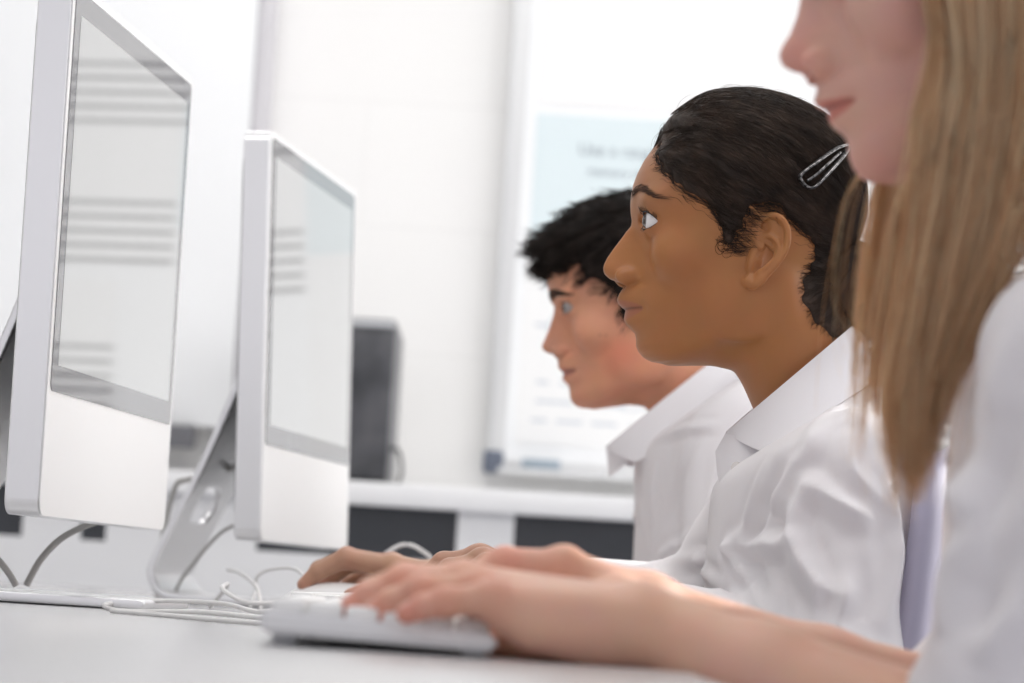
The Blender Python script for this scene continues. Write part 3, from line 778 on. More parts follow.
    ridge([(262, 235), (300, 262), (330, 310), (322, 370), (285, 425), (235, 470), (200, 490)], 0.0018, 0.0022, (0.0008, 0.0016, 0.0018, 0.0012), 0.0016)
    ridge([(258, 240), (225, 235)], 0.0014, 0.0012, 0.0012, 0.0012)
    ridge([(172, 345), (152, 385), (146, 425), (140, 455)], 0.0024, 0.0028, (-0.001, 0.0012, -0.001), 0.0018)
    ridge([(205, 540), (160, 572), (125, 550)], 0.0046, 0.0040, -0.0008, 0.0030)
    # root of the ear joins the skull
    F.cap((ec[0] + 0.007, 0.058, ec[1] - 0.012), (ec[0] + 0.004, 0.060, ec[1] + 0.014), 0.0055, 0.0055, 0.006)
    full = np.concatenate([F.F[:, :0:-1], F.F], axis=1)
    F.F = full; F.lo[1] = -(F.n[1] - 1) * h; F.n = np.array(full.shape)
    V, Q = F.mesh(); V = relax(V, Q, 1, 0.35)
    return V, Q
HV, HQ = build_head()
# drop loose crumbs, measure the midline outline actually reached
def midline(V, us):
    m = np.abs(V[:, 1]) < 0.0016; A = V[m]
    out = np.full(len(us), np.nan)
    for i, u in enumerate(us):
        k = np.abs(A[:, 2] - u) < 0.0011
        if k.any(): out[i] = A[k, 0].max()
    ok = ~np.isnan(out); return np.interp(us, us[ok], out[ok])
LM2 = None
def fit_head(prof_px, P, landmarks2, landmarks, u_top=None):
    """warp the generic head so that its landmarks and outline follow a traced one; returns warped verts and a warp function"""
    pr = canon(prof_px, P); prof = by_u(pr)
    lu2 = canon(landmarks2, G2)[:, 1]; lu = canon(landmarks, P)[:, 1]
    a = np.r_[lu2, ]; b = np.r_[lu, ]
    o = np.argsort(a); a, b = a[o], b[o]
    a = np.r_[-0.3, a[0] - 0.03, a, a[-1] + 0.06, 0.3]; b = np.r_[-0.3 + (b[0] - a[1] - 0.03) * 0.3, b[0] - 0.03, b, b[-1] + 0.06, 0.3 + (b[-1] + 0.06 - a[-2])]
    def wu(V):
        W = V.copy(); k = np.clip((V[:, 0] + 0.02) / 0.05, 0, 1); k = k * k * (3 - 2 * k)
        W[:, 2] = V[:, 2] + k * (np.interp(V[:, 2], a, b) - V[:, 2]); return W
    W = wu(HV)
    us = np.linspace(prof[0, 0] + 0.0005, prof[0, -1] - 0.0005, 420)
    cur = midline(W, us); want = np.interp(us, prof[0], prof[1]); dl = want - cur
    dl = np.convolve(np.pad(dl, 4, 'edge'), np.ones(9) / 9, 'valid') * 0.5 + 0.5 * dl
    us2 = np.r_[us[0] - 0.02, us, us[-1] + 0.06]; dl2 = np.r_[0, dl, 0]
    lowf = np.convolve(np.pad(dl2, 40, 'edge'), np.ones(81) / 81, 'valid')
    def wf(V):
        W = V.copy(); y = np.abs(V[:, 1])
        fr = np.clip((V[:, 0] - 0.025) / 0.035, 0, 1); fr = fr * fr * (3 - 2 * fr)
        D = np.interp(V[:, 2], us2, dl2); L = np.interp(V[:, 2], us2, lowf); t = np.clip((V[:, 2] - 0.046) / 0.02, 0, 1); L = L * (1 - t) + D * t
        W[:, 0] += fr * (L * np.exp(-(y / (0.045 + 0.02 * t)) ** 4) + (D - L) * np.exp(-(y / 0.013) ** 2)); return W
    return wf(W), (lambda V: wf(wu(V)))
def bend_neck(V, ang, pivot=(-0.03, -0.055)):
    """turn the neck below the jaw about a lateral axis so that it meets the torso"""
    W = V.copy(); t = np.clip((-0.045 - V[:, 2] + 0.25 * np.clip(V[:, 0] + 0.0, -0.05, 0.1) * -1) / 0.10, 0, 1); t = t * t * (3 - 2 * t)
    t = t * np.clip((0.075 - V[:, 0]) / 0.05, 0, 1) if False else t
    keep = (V[:, 2] > -0.083) & (V[:, 0] > 0.01); t = np.where(keep, 0, t)
    a = R(ang) * t; x = V[:, 0] - pivot[0]; z = V[:, 2] - pivot[1]
    W[:, 0] = pivot[0] + x * np.cos(a) + z * np.sin(a); W[:, 2] = pivot[1] - x * np.sin(a) + z * np.cos(a); return W
def place(V, P, lateral=0.0, yaw=0.0):
    """canonical -> world"""
    V = np.asarray(V, float); o = px(P['pivot'][0], P['pivot'][1], P['d']); t = R(P['tilt']); c, s = math.cos(t), math.sin(t)
    f = V[..., 0] * c + V[..., 2] * s; u = -V[..., 0] * s + V[..., 2] * c; y = V[..., 1]
    cy, sy = math.cos(yaw), math.sin(yaw); f, y = f * cy - y * sy, f * sy + y * cy
    return np.stack([o.x - f, o.y - y, o.z + u], -1)
LMK = ['brow', 'nasion', 'tip', 'subnasale', 'stomion', 'mentolabial', 'pogonion', 'menton']
L2 = [(631, 197), (631.6, 221), (603.5, 267), (623.6, 285.6), (625, 310.6), (635, 335.5), (636, 347), (656, 363.6)]
prof1_px = [(546, 262), (547.4, 280), (548, 288), (549.5, 296.4), (551.5, 302.5), (554, 306.6), (553.8, 312.8), (550.5, 323), (547.4, 332), (543.6, 341), (541.9, 345.6), (542.9, 350.2), (547.4, 353.4), (552.6, 354.8), (556.0, 357), (557.7, 362), (558.2, 367), (560.2, 371),
            (563.2, 373.6), (562.2, 377.6), (563.4, 381), (566.9, 385), (569.0, 389.5), (570, 396.8), (572, 403), (577, 407.5), (584, 409.5)]
L1 = [(549, 295), (554, 308), (541.9, 346), (556.0, 357), (563, 373.6), (569, 390), (570.3, 398), (584, 409.5)]
G1 = dict(d=3.40, tilt=11.6)
G3 = dict(d=1.73, tilt=17.0)
def solve_pivot(P, nas_px):
    """ear canal pixel such that the nasion lands where the generic head has it"""
    n2 = canon([L2[1]], G2)[0]; P['pivot'] = nas_px
    for _ in range(6):
        n = canon([nas_px], P)[0]; df, du = n2[0] - n[0], n2[1] - n[1]
        t = R(P['tilt']); wf = df * math.cos(t) + du * math.sin(t); wu = -df * math.sin(t) + du * math.cos(t)
        q = px(*P['pivot'], P['d']) + Vector((wf, 0, -wu)); v = CAMROT.inverted() @ (q - Vector((0, 0, CAMZ)))
        P['pivot'] = (512 + FPX * v.x / -v.z, 341.5 - FPX * v.y / -v.z)
solve_pivot(G1, (554, 308)); solve_pivot(G3, (801.5, -13))
prof3_px = [(829, -128), (814, -98), (803, -70), (797.5, -48), (797.5, -30), (801.5, -13), (799.5, 0), (795.5, 17.6), (788.6, 35), (781.5, 46), (779.3, 53), (779.8, 59), (783.2, 66), (791.6, 71.2), (803.3, 74.2), (810.6, 77.2), (815.5, 82), (817.0, 91),
            (814.0, 98), (813.6, 102), (817.5, 107.4), (827.5, 111.2), (828.2, 117), (830.2, 123), (834.4, 128.5), (842, 135), (847.8, 143), (848.8, 150), (848.9, 157), (853.5, 169.4), (862, 180), (878, 186)]
L3 = [(797.5, -42), (801.5, -13), (779.5, 55), (815.5, 82), (827.5, 111.2), (846.5, 141), (848.8, 156), (878, 186)]

def eyeball_mesh(name, parent, center, gaze, iris_c, P, yaw=0.0, r=0.0119, white=(0.80, 0.78, 0.78)):
    """white, iris, pupil and a clear bulge in one ball, as separate parts"""
    ball = empty_part = None
    g = np.array(gaze, float); g /= np.linalg.norm(g)
    n, m_ = 40, 48; V = []; C = []
    up = np.array([0, 0, 1.0]); a = np.cross(up, g); a /= np.linalg.norm(a); b = np.cross(g, a)
    th = np.r_[np.linspace(0, R(34), 22), np.linspace(R(37), math.pi, 24)]
    for t in th:
        rr = r + 0.0011 * math.exp(-(t / R(22)) ** 4) * 1.0
        for k in range(m_):
            p = 2 * math.pi * k / m_
            V.append(center + rr * (math.cos(t) * g + math.sin(t) * (math.cos(p) * a + math.sin(p) * b)))
            if t < R(10): c = (0.004, 0.004, 0.004)
            elif t < R(27.5): c = tuple(np.array(iris_c) * (0.55 if t > R(25) else 1.0) * (0.8 + 0.4 * math.sin(p * 23) ** 2))
            elif t < R(31): c = (0.22, 0.2, 0.2)
            else: c = white
            C.append(c)
    V = np.array(V); K = len(th)
    F = np.array([(i * m_ + k, i * m_ + (k + 1) % m_, (i + 1) * m_ + (k + 1) % m_, (i + 1) * m_ + k) for i in range(K - 1) for k in range(m_)])
    return mesh_obj(name, place(V, P, yaw=yaw), F[:, ::-1], M['eye'], parent, cols=np.array(C))
def eye_material():
    m = mat('eye', (0.8, 0.8, 0.8), 0.08, 0, Coat_Weight=0.6, Specular_IOR_Level=0.6)
    nt = m.node_tree; at = nt.nodes.new('ShaderNodeAttribute'); at.attribute_name = 'tint'
    nt.links.new(at.outputs['Color'], nt.nodes['Principled BSDF'].inputs['Base Color']); return m
M['eye'] = eye_material()
def strands_obj(name, paths, r0, r1, m, parent, sides=4, cols=None):
    paths = np.asarray(paths); S, K, _ = paths.shape
    rad = np.asarray(r0).reshape(-1, 1) * np.ones((S, 1)) * np.interp(np.linspace(0, 1, K), [0, 0.6, 1], [1, 0.9, r1])[None]
    V, F = tubes(paths, rad, sides)
    if cols is not None: cols = np.repeat(np.asarray(cols), K * sides, axis=0)
    return mesh_obj(name, V, F, m, parent, cols=cols)
def skin_tint(V, base, lip, cheek, nose, brow=None, chin=None, browsh=(0, 0), cheek_at=(0.048, 0.042, -0.012), lip_h=(0.0095, 0.0095)):
    """skin colour on canonical vertices"""
    C = np.tile(np.array(base, float), (len(V), 1)); f, y, u = V[:, 0], np.abs(V[:, 1]), V[:, 2]
    def mixin(c, w):
        nonlocal C
        w = np.clip(w, 0, 1)[:, None]; C = C * (1 - w) + np.array(c) * w
    mixin(cheek, 0.75 * np.exp(-((f - cheek_at[0]) / 0.026) ** 2 - ((u - cheek_at[2]) / 0.022) ** 2) * (y > 0.018))
    mixin(nose, 0.6 * np.exp(-((f - 0.108) / 0.011) ** 2 - ((u + 0.006) / 0.012) ** 2))
    st = -0.0372
    t = np.clip(y / 0.0215, 0, 1); hu = lip_h[0] * (1 - t ** 1.8) ** 0.6 * (1 - 0.12 * np.exp(-(y / 0.003) ** 2)); hl = lip_h[1] * (1 - t ** 2.2) ** 0.7
    du = u - st
    wl = np.where(du > 0, 1 - du / np.maximum(hu, 1e-4), 1 + du / np.maximum(hl, 1e-4)) * 5
    wl = np.where((y < 0.0212) & (f > 0.066), wl, 0)
    mixin(lip, np.clip(wl, 0, 1))
    mixin(np.array(lip) * 0.35, 0.75 * np.exp(-(du / 0.0010) ** 2) * (y < 0.0205) * (f > 0.066))  # shade between the lips painted as a dark line
    mixin(np.array(base) * 0.45, np.exp(-((f - 0.1025) / 0.005) ** 2 - ((y - 0.0068) / 0.0028) ** 2 - ((u + 0.0175) / 0.003) ** 2))  # shade inside the nostrils painted dark
    return C
from mathutils.bvhtree import BVHTree
def bvh_of(V, Q): return BVHTree.FromPolygons([tuple(v) for v in V.tolist()], Q.tolist())
def fbm(P, sc, seed=0.0):
    """cheap smooth noise on arrays: sum of rotated sines, about -1..1"""
    r = np.random.default_rng(int(seed) + 11); out = 0; P = np.asarray(P)
    for k in range(7):
        v = r.normal(size=3); v *= sc * (0.6 + 0.9 * r.random()) / np.linalg.norm(v); w = r.normal(size=3); w *= sc * 0.7 / np.linalg.norm(w)
        out = out + np.sin(P @ v + r.random() * 6.28 + 1.3 * np.sin(P @ w + r.random() * 6.28))
    return out / 3.2

# ---------------------------------------------------------------- hands and arms, joints given as points in the room
def J(*a): return [np.array(px(*p)) for p in a]
def arm_mesh(fingers, thumb, wrist, elbow, rw=(0.0195, 0.0165), re=0.036, upper=None, h=0.0014, palm_extra=(), mid=None, fr=1.0):
    pts = [p for f in fingers for p in f] + list(thumb) + [wrist, elbow]
    lo = np.min(pts, 0) - 0.045; hi = np.max(pts, 0) + 0.045
    F = Field(lo, hi, h)
    R0 = [(0.0100, 0.0086, 0.0076, 0.0064), (0.0102, 0.0088, 0.0078, 0.0066), (0.0096, 0.0083, 0.0073, 0.0062), (0.0086, 0.0073, 0.0065, 0.0056)]
    n = len(fingers)
    for i, f in enumerate(fingers):
        r = [x * fr for x in R0[i]]
        S = wrist + (f[0] - wrist) * 0.16 + (fingers[0][0] - fingers[-1][0]) * (0.16 - 0.11 * i)
        F.cap(S, f[0] - (f[0] - wrist) * 0.05, 0.0155 * fr, r[0] * 1.12, 0.008)
        Sb = f[0] + np.array([0, 0, -0.006]) * fr
        F.cap(wrist + (f[0] - wrist) * 0.35 + np.array([0, 0, -0.007]), Sb - (f[0] - wrist) * 0.08, 0.0145 * fr, r[0], 0.008)
    for i, f in enumerate(fingers):
        r = [x * fr for x in R0[i]]
        for a in range(3):
            G = 0.0028 if a else 0.0045
            lo_ = np.minimum(f[a], f[a + 1]) - 0.025; hi_ = np.maximum(f[a], f[a + 1]) + 0.025
            F.op(lambda P: capsule(P, f[a], f[a + 1], r[a] * 0.97, r[a + 1]), 'u', G, lo_, hi_)
        F.ell(f[1], (r[1] * 1.07,) * 3, 0.003); F.ell(f[0] + np.array([0, 0, 0.0012]), (r[0] * 1.10,) * 3, 0.005)
    t = thumb; tr = [0.0150 * fr, 0.0112 * fr, 0.0092 * fr, 0.0078 * fr]
    F.cap(wrist + (t[0] - wrist) * 0.3, t[0], 0.017 * fr, tr[0], 0.010)
    for a in range(len(t) - 1): F.cap(t[a], t[a + 1], tr[a], tr[a + 1], 0.004)
    for a, b, ra, rb in palm_extra: F.cap(a, b, ra, rb, 0.010)
    d = elbow - wrist
    m = wrist + d * 0.45 if mid is None else mid
    F.cap(wrist, m, rw[0], (rw[0] * 0.5 + re * 0.5) * 0.98, 0.014); F.cap(m, elbow, (rw[0] * 0.5 + re * 0.5) * 0.98, re, 0.012)
    V, Q = F.mesh(); V = relax(V, Q, 1, 0.4)
    # nails: shallow flattened beds, and the weights used for their tint
    nail = np.zeros(len(V)); red = np.zeros(len(V))
    for f in list(fingers) + [list(t)]:
        ax = f[-1] - f[-2]; ax /= np.linalg.norm(ax); up = np.array([0, 0, 1.0]); up -= ax * (ax @ up); up /= np.linalg.norm(up); sd = np.cross(ax, up)
        c = f[-1] + up * 0.0058 * fr + ax * 0.001; q = V - c
        e = (q @ ax / 0.0062) ** 2 + (q @ sd / 0.0048) ** 2 + (q @ up / 0.0032) ** 2
        nail = np.maximum(nail, np.clip(1.6 - e, 0, 1))
        for j, w in ((1, 0.7), (-1, 0.9), (0, 0.6)):
            red = np.maximum(red, w * np.exp(-(np.linalg.norm(V - f[j], axis=1) / 0.012) ** 2))
    V = V - np.array([0, 0, 0.0004]) * (nail > 0.6)[:, None]
    return V, Q, nail, red
def join_parts(parts):
    Vs, Qs, Cs, n = [], [], [], 0
    for V, Q, C in parts:
        Vs.append(V); Qs.append(Q + n); Cs.append(C); n += len(V)
    return np.vstack(Vs), np.vstack(Qs), np.vstack(Cs)
def arm_tint(V, base, red_c, nail, red, nail_c):
    C = np.tile(np.array(base, float), (len(V), 1))
    C = C * (1 - red[:, None]) + np.array(red_c) * red[:, None]
    return C * (1 - 0.8 * nail[:, None]) + np.array(nail_c) * 0.8 * nail[:, None]

# ---------------------------------------------------------------- shirts
def shirt_field(rows, arms, lo, hi, h, k=0.03, neck=None):
    """rows: z, centre x, centre y, half depth, half width; arms: (a, b, ra, rb) sleeve pieces"""
    T0 = np.array(sorted(rows)).T; zz = np.linspace(T0[0][0], T0[0][-1], 300); T = [zz]
    for r_ in T0[1:]:
        v = np.interp(zz, T0[0], r_); ks = np.exp(-0.5 * (np.arange(-24, 25) * (zz[1] - zz[0]) / 0.014) ** 2); ks /= ks.sum()
        pad = np.r_[2 * v[0] - v[24:0:-1], v, 2 * v[-1] - v[-2:-26:-1]]; T.append(np.maximum(np.convolve(pad, ks, 'valid'), 0.01 if len(T) > 2 else -9))
    F = Field(lo, hi, h)
    def body(P):
        z = P[..., 2]; cx = np.interp(z, T[0], T[1]); cy = np.interp(z, T[0], T[2]); a = np.interp(z, T[0], T[3]); b = np.interp(z, T[0], T[4])
        q1 = np.abs(P[..., 0] - cx) / a; q2 = np.abs(P[..., 1] - cy) / b; n = 2.3
        r = (q1 ** n + q2 ** n + 1e-9) ** (1 / n)
        gx = r ** (1 - n) * q1 ** (n - 1) / a; gy = r ** (1 - n) * q2 ** (n - 1) / b
        d = (r - 1) / (np.sqrt(gx * gx + gy * gy) + 2)
        return smax(smax(d, z - T[0][-1], 0.03), T[0][0] - z, 0.01)
    F.op(body, '=')
    for a in arms:
        p, q, ra, rb = a[:4]
        F.cap(np.array(p, float), np.array(q, float), ra, rb, a[4] if len(a) > 4 else k)
    if neck is not None:                                   # neck opening: nothing above the sloping seam
        (fx, fz), (bx, bz) = neck; sl = (bz - fz) / (bx - fx); nn = math.hypot(1, sl)
        F.op(lambda P: (P[..., 2] - fz - sl * (P[..., 0] - fx)) / nn, 'i', 0.012)
    return F
def cast(bvh, x, y, d0=0.6):
    o = Vector((0, 0, CAMZ)); v = (px(x, y, 2.0) - o).normalized(); hit = bvh.ray_cast(o + v * d0, v)
    return None if hit[0] is None else np.array(hit[0])
def fold(V, N, bvh, strokes):
    """raise or sink ridges of cloth along strokes: (points on the cloth, height, width)"""
    out = np.zeros(len(V))
    for pts, hgt, wid in strokes:
        q = [cast(bvh, *p) for p in pts]; q = [p for p in q if p is not None]
        if len(q) < 2: continue
        p = catmull(q, 4); d = np.full(len(V), 9.0); s = np.zeros(len(V)); tt = np.zeros(len(V)); K = len(p) - 1
        near = np.linalg.norm(V - p.mean(0), axis=1) < (np.linalg.norm(p - p.mean(0), axis=1).max() + 0.08)
        W = V[near]; dn = np.full(len(W), 9.0); tn = np.zeros(len(W))
        for i in range(K):
            e = p[i + 1] - p[i]; t = np.clip((W - p[i]) @ e / (e @ e + 1e-12), 0, 1); dd = np.linalg.norm(W - p[i] - t[:, None] * e, axis=1)
            m = dd < dn; dn[m] = dd[m]; tn[m] = (i + t[m]) / K
        amp = np.sin(np.pi * np.clip(0.12 + 0.80 * tn, 0, 1))
        prof = np.exp(-(dn / wid) ** 1.35) - 0.35 * np.exp(-((dn - 2.1 * wid) / (1.0 * wid)) ** 2)
        out[near] += hgt * amp * prof
    return V + N * out[:, None]
def wrinkle(V, N, amp, sc, seed):
    a = fbm(V, sc, seed); b = fbm(V, sc * 2.3, seed + 5)
    r = (1 - np.abs(a)) ** 2 - 0.35 + 0.35 * ((1 - np.abs(b)) ** 2 - 0.3)
    return V + N * (amp * np.clip(r, -1, 1))[:, None]
def ring_sheet(name, T, Lw, m, parent, th=0.0013, bulge=0.003, C=None, rows=6):
    """sheet between two edge curves, given thickness: collar leaves, cuffs"""
    T = np.array(T); Lw = np.array(Lw); K = len(T); G = []
    for j in range(rows + 1):
        t = j / rows; r = T * (1 - t) + Lw * t
        if C is not None:
            o = r - C; o[:, 2] *= 0.3; o /= np.linalg.norm(o, axis=1, keepdims=True) + 1e-9
            r = r + o * bulge * math.sin(math.pi * t)
        G.append(r)
    G = np.array(G)
    du = np.gradient(G, axis=1); dv = np.gradient(G, axis=0); n = np.cross(du, dv); n /= np.linalg.norm(n, axis=2, keepdims=True) + 1e-12
    A = (G + n * th / 2).reshape(-1, 3); B = (G - n * th / 2).reshape(-1, 3); V = np.vstack([A, B]); M_ = len(A); F = []
    for j in range(rows):
        for i in range(K - 1):
            a, b, c, d = j * K + i, j * K + i + 1, (j + 1) * K + i + 1, (j + 1) * K + i
            F += [(a, b, c, d), (M_ + d, M_ + c, M_ + b, M_ + a)]
    for i in range(K - 1):
        F += [(i + 1, i, M_ + i, M_ + i + 1), (rows * K + i, rows * K + i + 1, M_ + rows * K + i + 1, M_ + rows * K + i)]
    for j in range(rows):
        F += [(j * K, (j + 1) * K, M_ + (j + 1) * K, M_ + j * K), ((j + 1) * K + K - 1, j * K + K - 1, M_ + j * K + K - 1, M_ + (j + 1) * K + K - 1)]
    o = mesh_obj(name, V, F, m, parent)
    o.data.set_sharp_from_angle(angle=R(50)); return o
def ring(C, A, B, a0, a1, n=40):
    """points C + A cos + B sin from a0 to a1 degrees"""
    return [np.array(C) + np.array(A) * math.cos(R(t)) + np.array(B) * math.sin(R(t)) for t in np.linspace(a0, a1, n)]
def collar(parent, d, top_f, top_b, low_f, low_b, wt, wl, at=(8, 352), al=(55, 305), bulge=0.004, yc=None, sink=0.02):
    tf, tb, lf, lb = [np.array(px(*p, d)) if len(p) == 2 else np.array(p, float) for p in (top_f, top_b, low_f, low_b)]
    C = (tf + tb) / 2; A = (tf - tb) / 2; C2 = (lf + lb) / 2; A2 = (lf - lb) / 2
    T = ring(C, A, (0, -wt, 0), *at); L = ring(C2, A2, (0, -wl, 0), *al)
    c = ring_sheet('collar', T, L, M['shirt'], parent, 0.0016, bulge, (C + C2) / 2)
    # the stand inside it, down to the neck seam
    S0 = ring(C - np.array([0, 0, 0.001]), A * 0.985, (0, -wt * 0.985, 0), 3, 357)
    S1 = ring(C - np.array([-0.004, 0, sink + 0.012]), A * 0.97, (0, -wt * 1.02, 0), 3, 357)
    ring_sheet('collar_stand', S0, S1, M['shirt'], parent, 0.0016, 0.0)
    return C, A
def cuff(parent, wrist, elbow, r, ln=0.05, off=0.012):
    ax = (elbow - wrist); ax /= np.linalg.norm(ax); u = np.cross(ax, [0, 0, 1.0]); u /= np.linalg.norm(u); v = np.cross(u, ax)
    c0 = wrist + ax * off; c1 = c0 + ax * ln
    return ring_sheet('cuff', ring(c0, u * r, v * r, 0, 360, 33), ring(c1, u * r * 1.06, v * r * 1.06, 0, 360, 33), M['shirt'], parent, 0.0018, 0.002, (c0 + c1) / 2, 3)
def button(parent, at_, nrm, r=0.0048):
    bm = bmesh.new(); bmesh.ops.create_cone(bm, cap_ends=True, segments=24, radius1=r, radius2=r * 0.9, depth=0.0022)
    q = Vector(nrm).to_track_quat('Z', 'Y').to_matrix().to_4x4(); q.translation = Vector(at_)
    bmesh.ops.transform(bm, matrix=q, verts=bm.verts)
    b = from_bm('button', bm, M['button'], parent, True); return b
# ---------------------------------------------------------------- hair
def make_cap(region, thick, fade, h=0.0022, extra=(), rough=0.0, seed=3, ear_gap=True):
    """hair mass on the skull, in canonical coordinates; region = closed outline in the side view"""
    F = Field((-0.125, -0.105, -0.11), (0.115, 0.105, 0.165), h)
    reg = np.array(region)
    def f(P):
        base = smin(ellipsoid(P, (0.004, 0, 0.050), (0.0875, 0.0715, 0.078)), ellipsoid(P, (0.030, 0, 0.062), (0.061, 0.056, 0.055)), 0.03)
        neck = capsule(P * np.array([1, 1.06, 1], np.float32), (-0.012, 0, -0.015), (-0.056, 0, -0.118), 0.050, 0.049)
        base = smin(base, neck, 0.014)
        jaw = np.sqrt(((P[..., 0] - 0.0) / 0.09) ** 2 + (P[..., 1] / 0.0665) ** 2) - 1
        base = np.minimum(base, np.where((P[..., 2] > -0.02) & (P[..., 2] < 0.055) & (P[..., 0] > 0), jaw * 0.06, 9))
        sd = poly_sd(P[..., 0], P[..., 2], reg) + rough * fbm(P, 160, seed)
        t = thick * np.clip(-sd / fade, 0, 1) ** 0.6 + np.where(sd > 0, -np.clip(sd, 0, 0.02) * 1.5, 0) - 0.0006
        return base - t - rough * 0.5 * np.clip(-sd / fade, 0, 1) * fbm(P, 110, seed + 2)
    F.op(f, '=')
    F.op(lambda P: P[..., 2] * 0 + (poly_sd(P[..., 0], P[..., 2], reg) - 0.002), 'i', 0.002)
    F.op(lambda P: ellipsoid(P, (0.004, 0, 0.050), (0.080, 0.064, 0.070)), 's', 0.002)
    for c, r, k in extra: F.ell(c, r, k)
    V, Q = F.mesh(); return relax(V, Q, 1, 0.4)  , Q
def shell(V, Q, region, thick, fade, extra=(), ymax=None):
    """close hair: the skin inside the hairline lifted along its normals, running out to nothing at the edge"""
    N = vnormals(V, Q)
    for _ in range(3): N = relax(N, Q, 1, 0.8)
    N /= np.linalg.norm(N, axis=1, keepdims=True)
    sd = poly_sd(V[:, 0], V[:, 2], np.array(region)) + 0.0016 * fbm(V, 420, 3)
    m = sd < 0.0015
    if ymax is not None: m &= ~ymax(V)
    keep = m[Q].all(1); F = Q[keep]; used = np.unique(F); new = np.full(len(V), -1); new[used] = np.arange(len(used))
    t = thick * np.clip(-sd / fade, 0, 1) ** 0.75 - 0.0006 + 0.0016 * np.clip(-sd / 0.004, 0, 1)
    W = (V + N * t[:, None])[used]; F = new[F]
    for c, r in extra:
        G = Field(np.array(c) - np.array(r) - 0.01, np.array(c) + np.array(r) + 0.01, 0.0022)
        G.op(lambda P: ellipsoid(P, c, r) + 0.0012 * fbm(P, 150, 7), '='); a, b = G.mesh(); F = np.vstack([F, b + len(W)]); W = np.vstack([W, a])
    return W, F
def surf_strands(bvh, roots, flow, steps, step, lift=0.0006, noise_a=0.0, seed=0, rise=0.0):
    """strands that creep over a surface along a flow direction"""
    r = np.random.default_rng(seed); out = []
    for i, p in enumerate(roots):
        p = Vector(p); path = []; ph = r.random() * 6.28; lf = lift * (0.3 + 1.4 * r.random()); wob = Vector(r.normal(size=3))
        for k in range(steps):
            q, n, _, _ = bvh.find_nearest(p)
            if q is None: break
            path.append(np.array(q + n * (lf + rise * k)))
            d = flow(q, i); d = d - n * d.dot(n)
            if d.length < 1e-6: d = wob
            d.normalize(); d = d + (wob * 0.25 + n.cross(d) * math.sin(ph + k * 1.1)) * noise_a
            p = q + d * step
        if len(path) == steps: out.append(path)
    return np.array(out)
def clothes_below(parent, hip, y, knee_x, trousers_m, h=0.007):
    """trousers and shoes of a seated pupil"""
    F = Field((knee_x - 0.20, y - 0.24, 0.0), (hip[0] + 0.16, y + 0.24, hip[2] + 0.14), h)
    F.op(lambda P: ellipsoid(P, hip, (0.12, 0.155, 0.10)), '=')
    for s in (-1, 1):
        K = (knee_x, y + s * 0.11, hip[2] + 0.015); A = (knee_x + 0.03, y + s * 0.12, 0.10)
        F.cap(np.array((hip[0], y + s * 0.08, hip[2] - 0.01)), np.array(K), 0.078, 0.058, 0.02); F.cap(np.array(K), np.array(A), 0.056, 0.045, 0.02)
    F.op(lambda P: -(P[..., 2] - 0.045), 'i', 0.006)
    V, Q = F.mesh(); V = relax(V, Q, 2); mesh_obj('trousers', V, Q, M['trousers'], parent)
    for s in (-1, 1):
        G = Field((knee_x - 0.17, y + s * 0.12 - 0.06, -0.005), (knee_x + 0.10, y + s * 0.12 + 0.06, 0.12), 0.005)
        G.cap(np.array((knee_x + 0.03, y + s * 0.12, 0.045)), np.array((knee_x - 0.11, y + s * 0.12, 0.035)), 0.04, 0.033, 0.01)
        G.cap(np.array((knee_x + 0.03, y + s * 0.12, 0.05)), np.array((knee_x + 0.03, y + s * 0.12, 0.085)), 0.038, 0.034, 0.01)
        G.op(lambda P: -(P[..., 2] - 0.001), 'i', 0.004)
        V, Q = G.mesh(); mesh_obj('shoe', V, Q, M['blackplastic'], parent)
def chair(x, y, seat_z, label, back_top, backx):
    c = empty('office_chair', (x, y, 0), label, 'chair', 'lilac grey plastic chairs')
    bm = bmesh.new(); add_box(bm, (-0.22, -0.215, seat_z - 0.045), (0.20, 0.215, seat_z), 0.018, 3); from_bm('seat', bm, M['chair'], c, True)
    n = 10; V = []; Fq = []
    for j in range(n + 1):
        z = seat_z + 0.10 + (back_top - seat_z - 0.10) * j / n
        for i in range(n + 1):
            yy = -0.20 + 0.40 * i / n; xx = backx - x + 0.03 * (j / n) - 0.055 * (yy / 0.2) ** 2
            w = 1 - 0.10 * (j / n) ** 6; V.append((xx, yy * w, z - 0.03 * (abs(yy) / 0.2) ** 4 * (j / n)))
    V = np.array(V); V2 = V + np.array([0.014, 0, 0]); K = n + 1; N_ = K * K
    for j in range(n):
        for i in range(n):
            a = j * K + i; Fq += [(a, a + K, a + K + 1, a + 1), (N_ + a, N_ + a + 1, N_ + a + K + 1, N_ + a + K)]
    edge = [i for i in range(K)] + [j * K + K - 1 for j in range(1, K)] + [K * (K - 1) + i for i in range(K - 2, -1, -1)] + [j * K for j in range(K - 2, 0, -1)]
    for a, b in zip(edge, edge[1:] + edge[:1]): Fq.append((a, b, b + N_, a + N_))
    mesh_obj('backrest', np.vstack([V, V2]), Fq, M['chair'], c)
    for s in (-1, 1):
        tube('back_post', [(0.15, s * 0.12, seat_z - 0.03), (backx - x + 0.0, s * 0.12, seat_z - 0.02), (backx - x + 0.022, s * 0.12, seat_z + 0.10), (backx - x + 0.030, s * 0.12, seat_z + 0.22)], 0.010, M['chrome'], c)
        for e in (-1, 1): tube('leg', [(e * 0.15, s * 0.17, seat_z - 0.04), (e * 0.18, s * 0.19, 0.22), (e * 0.20, s * 0.20, 0.012)], 0.011, M['chrome'], c)
    return c
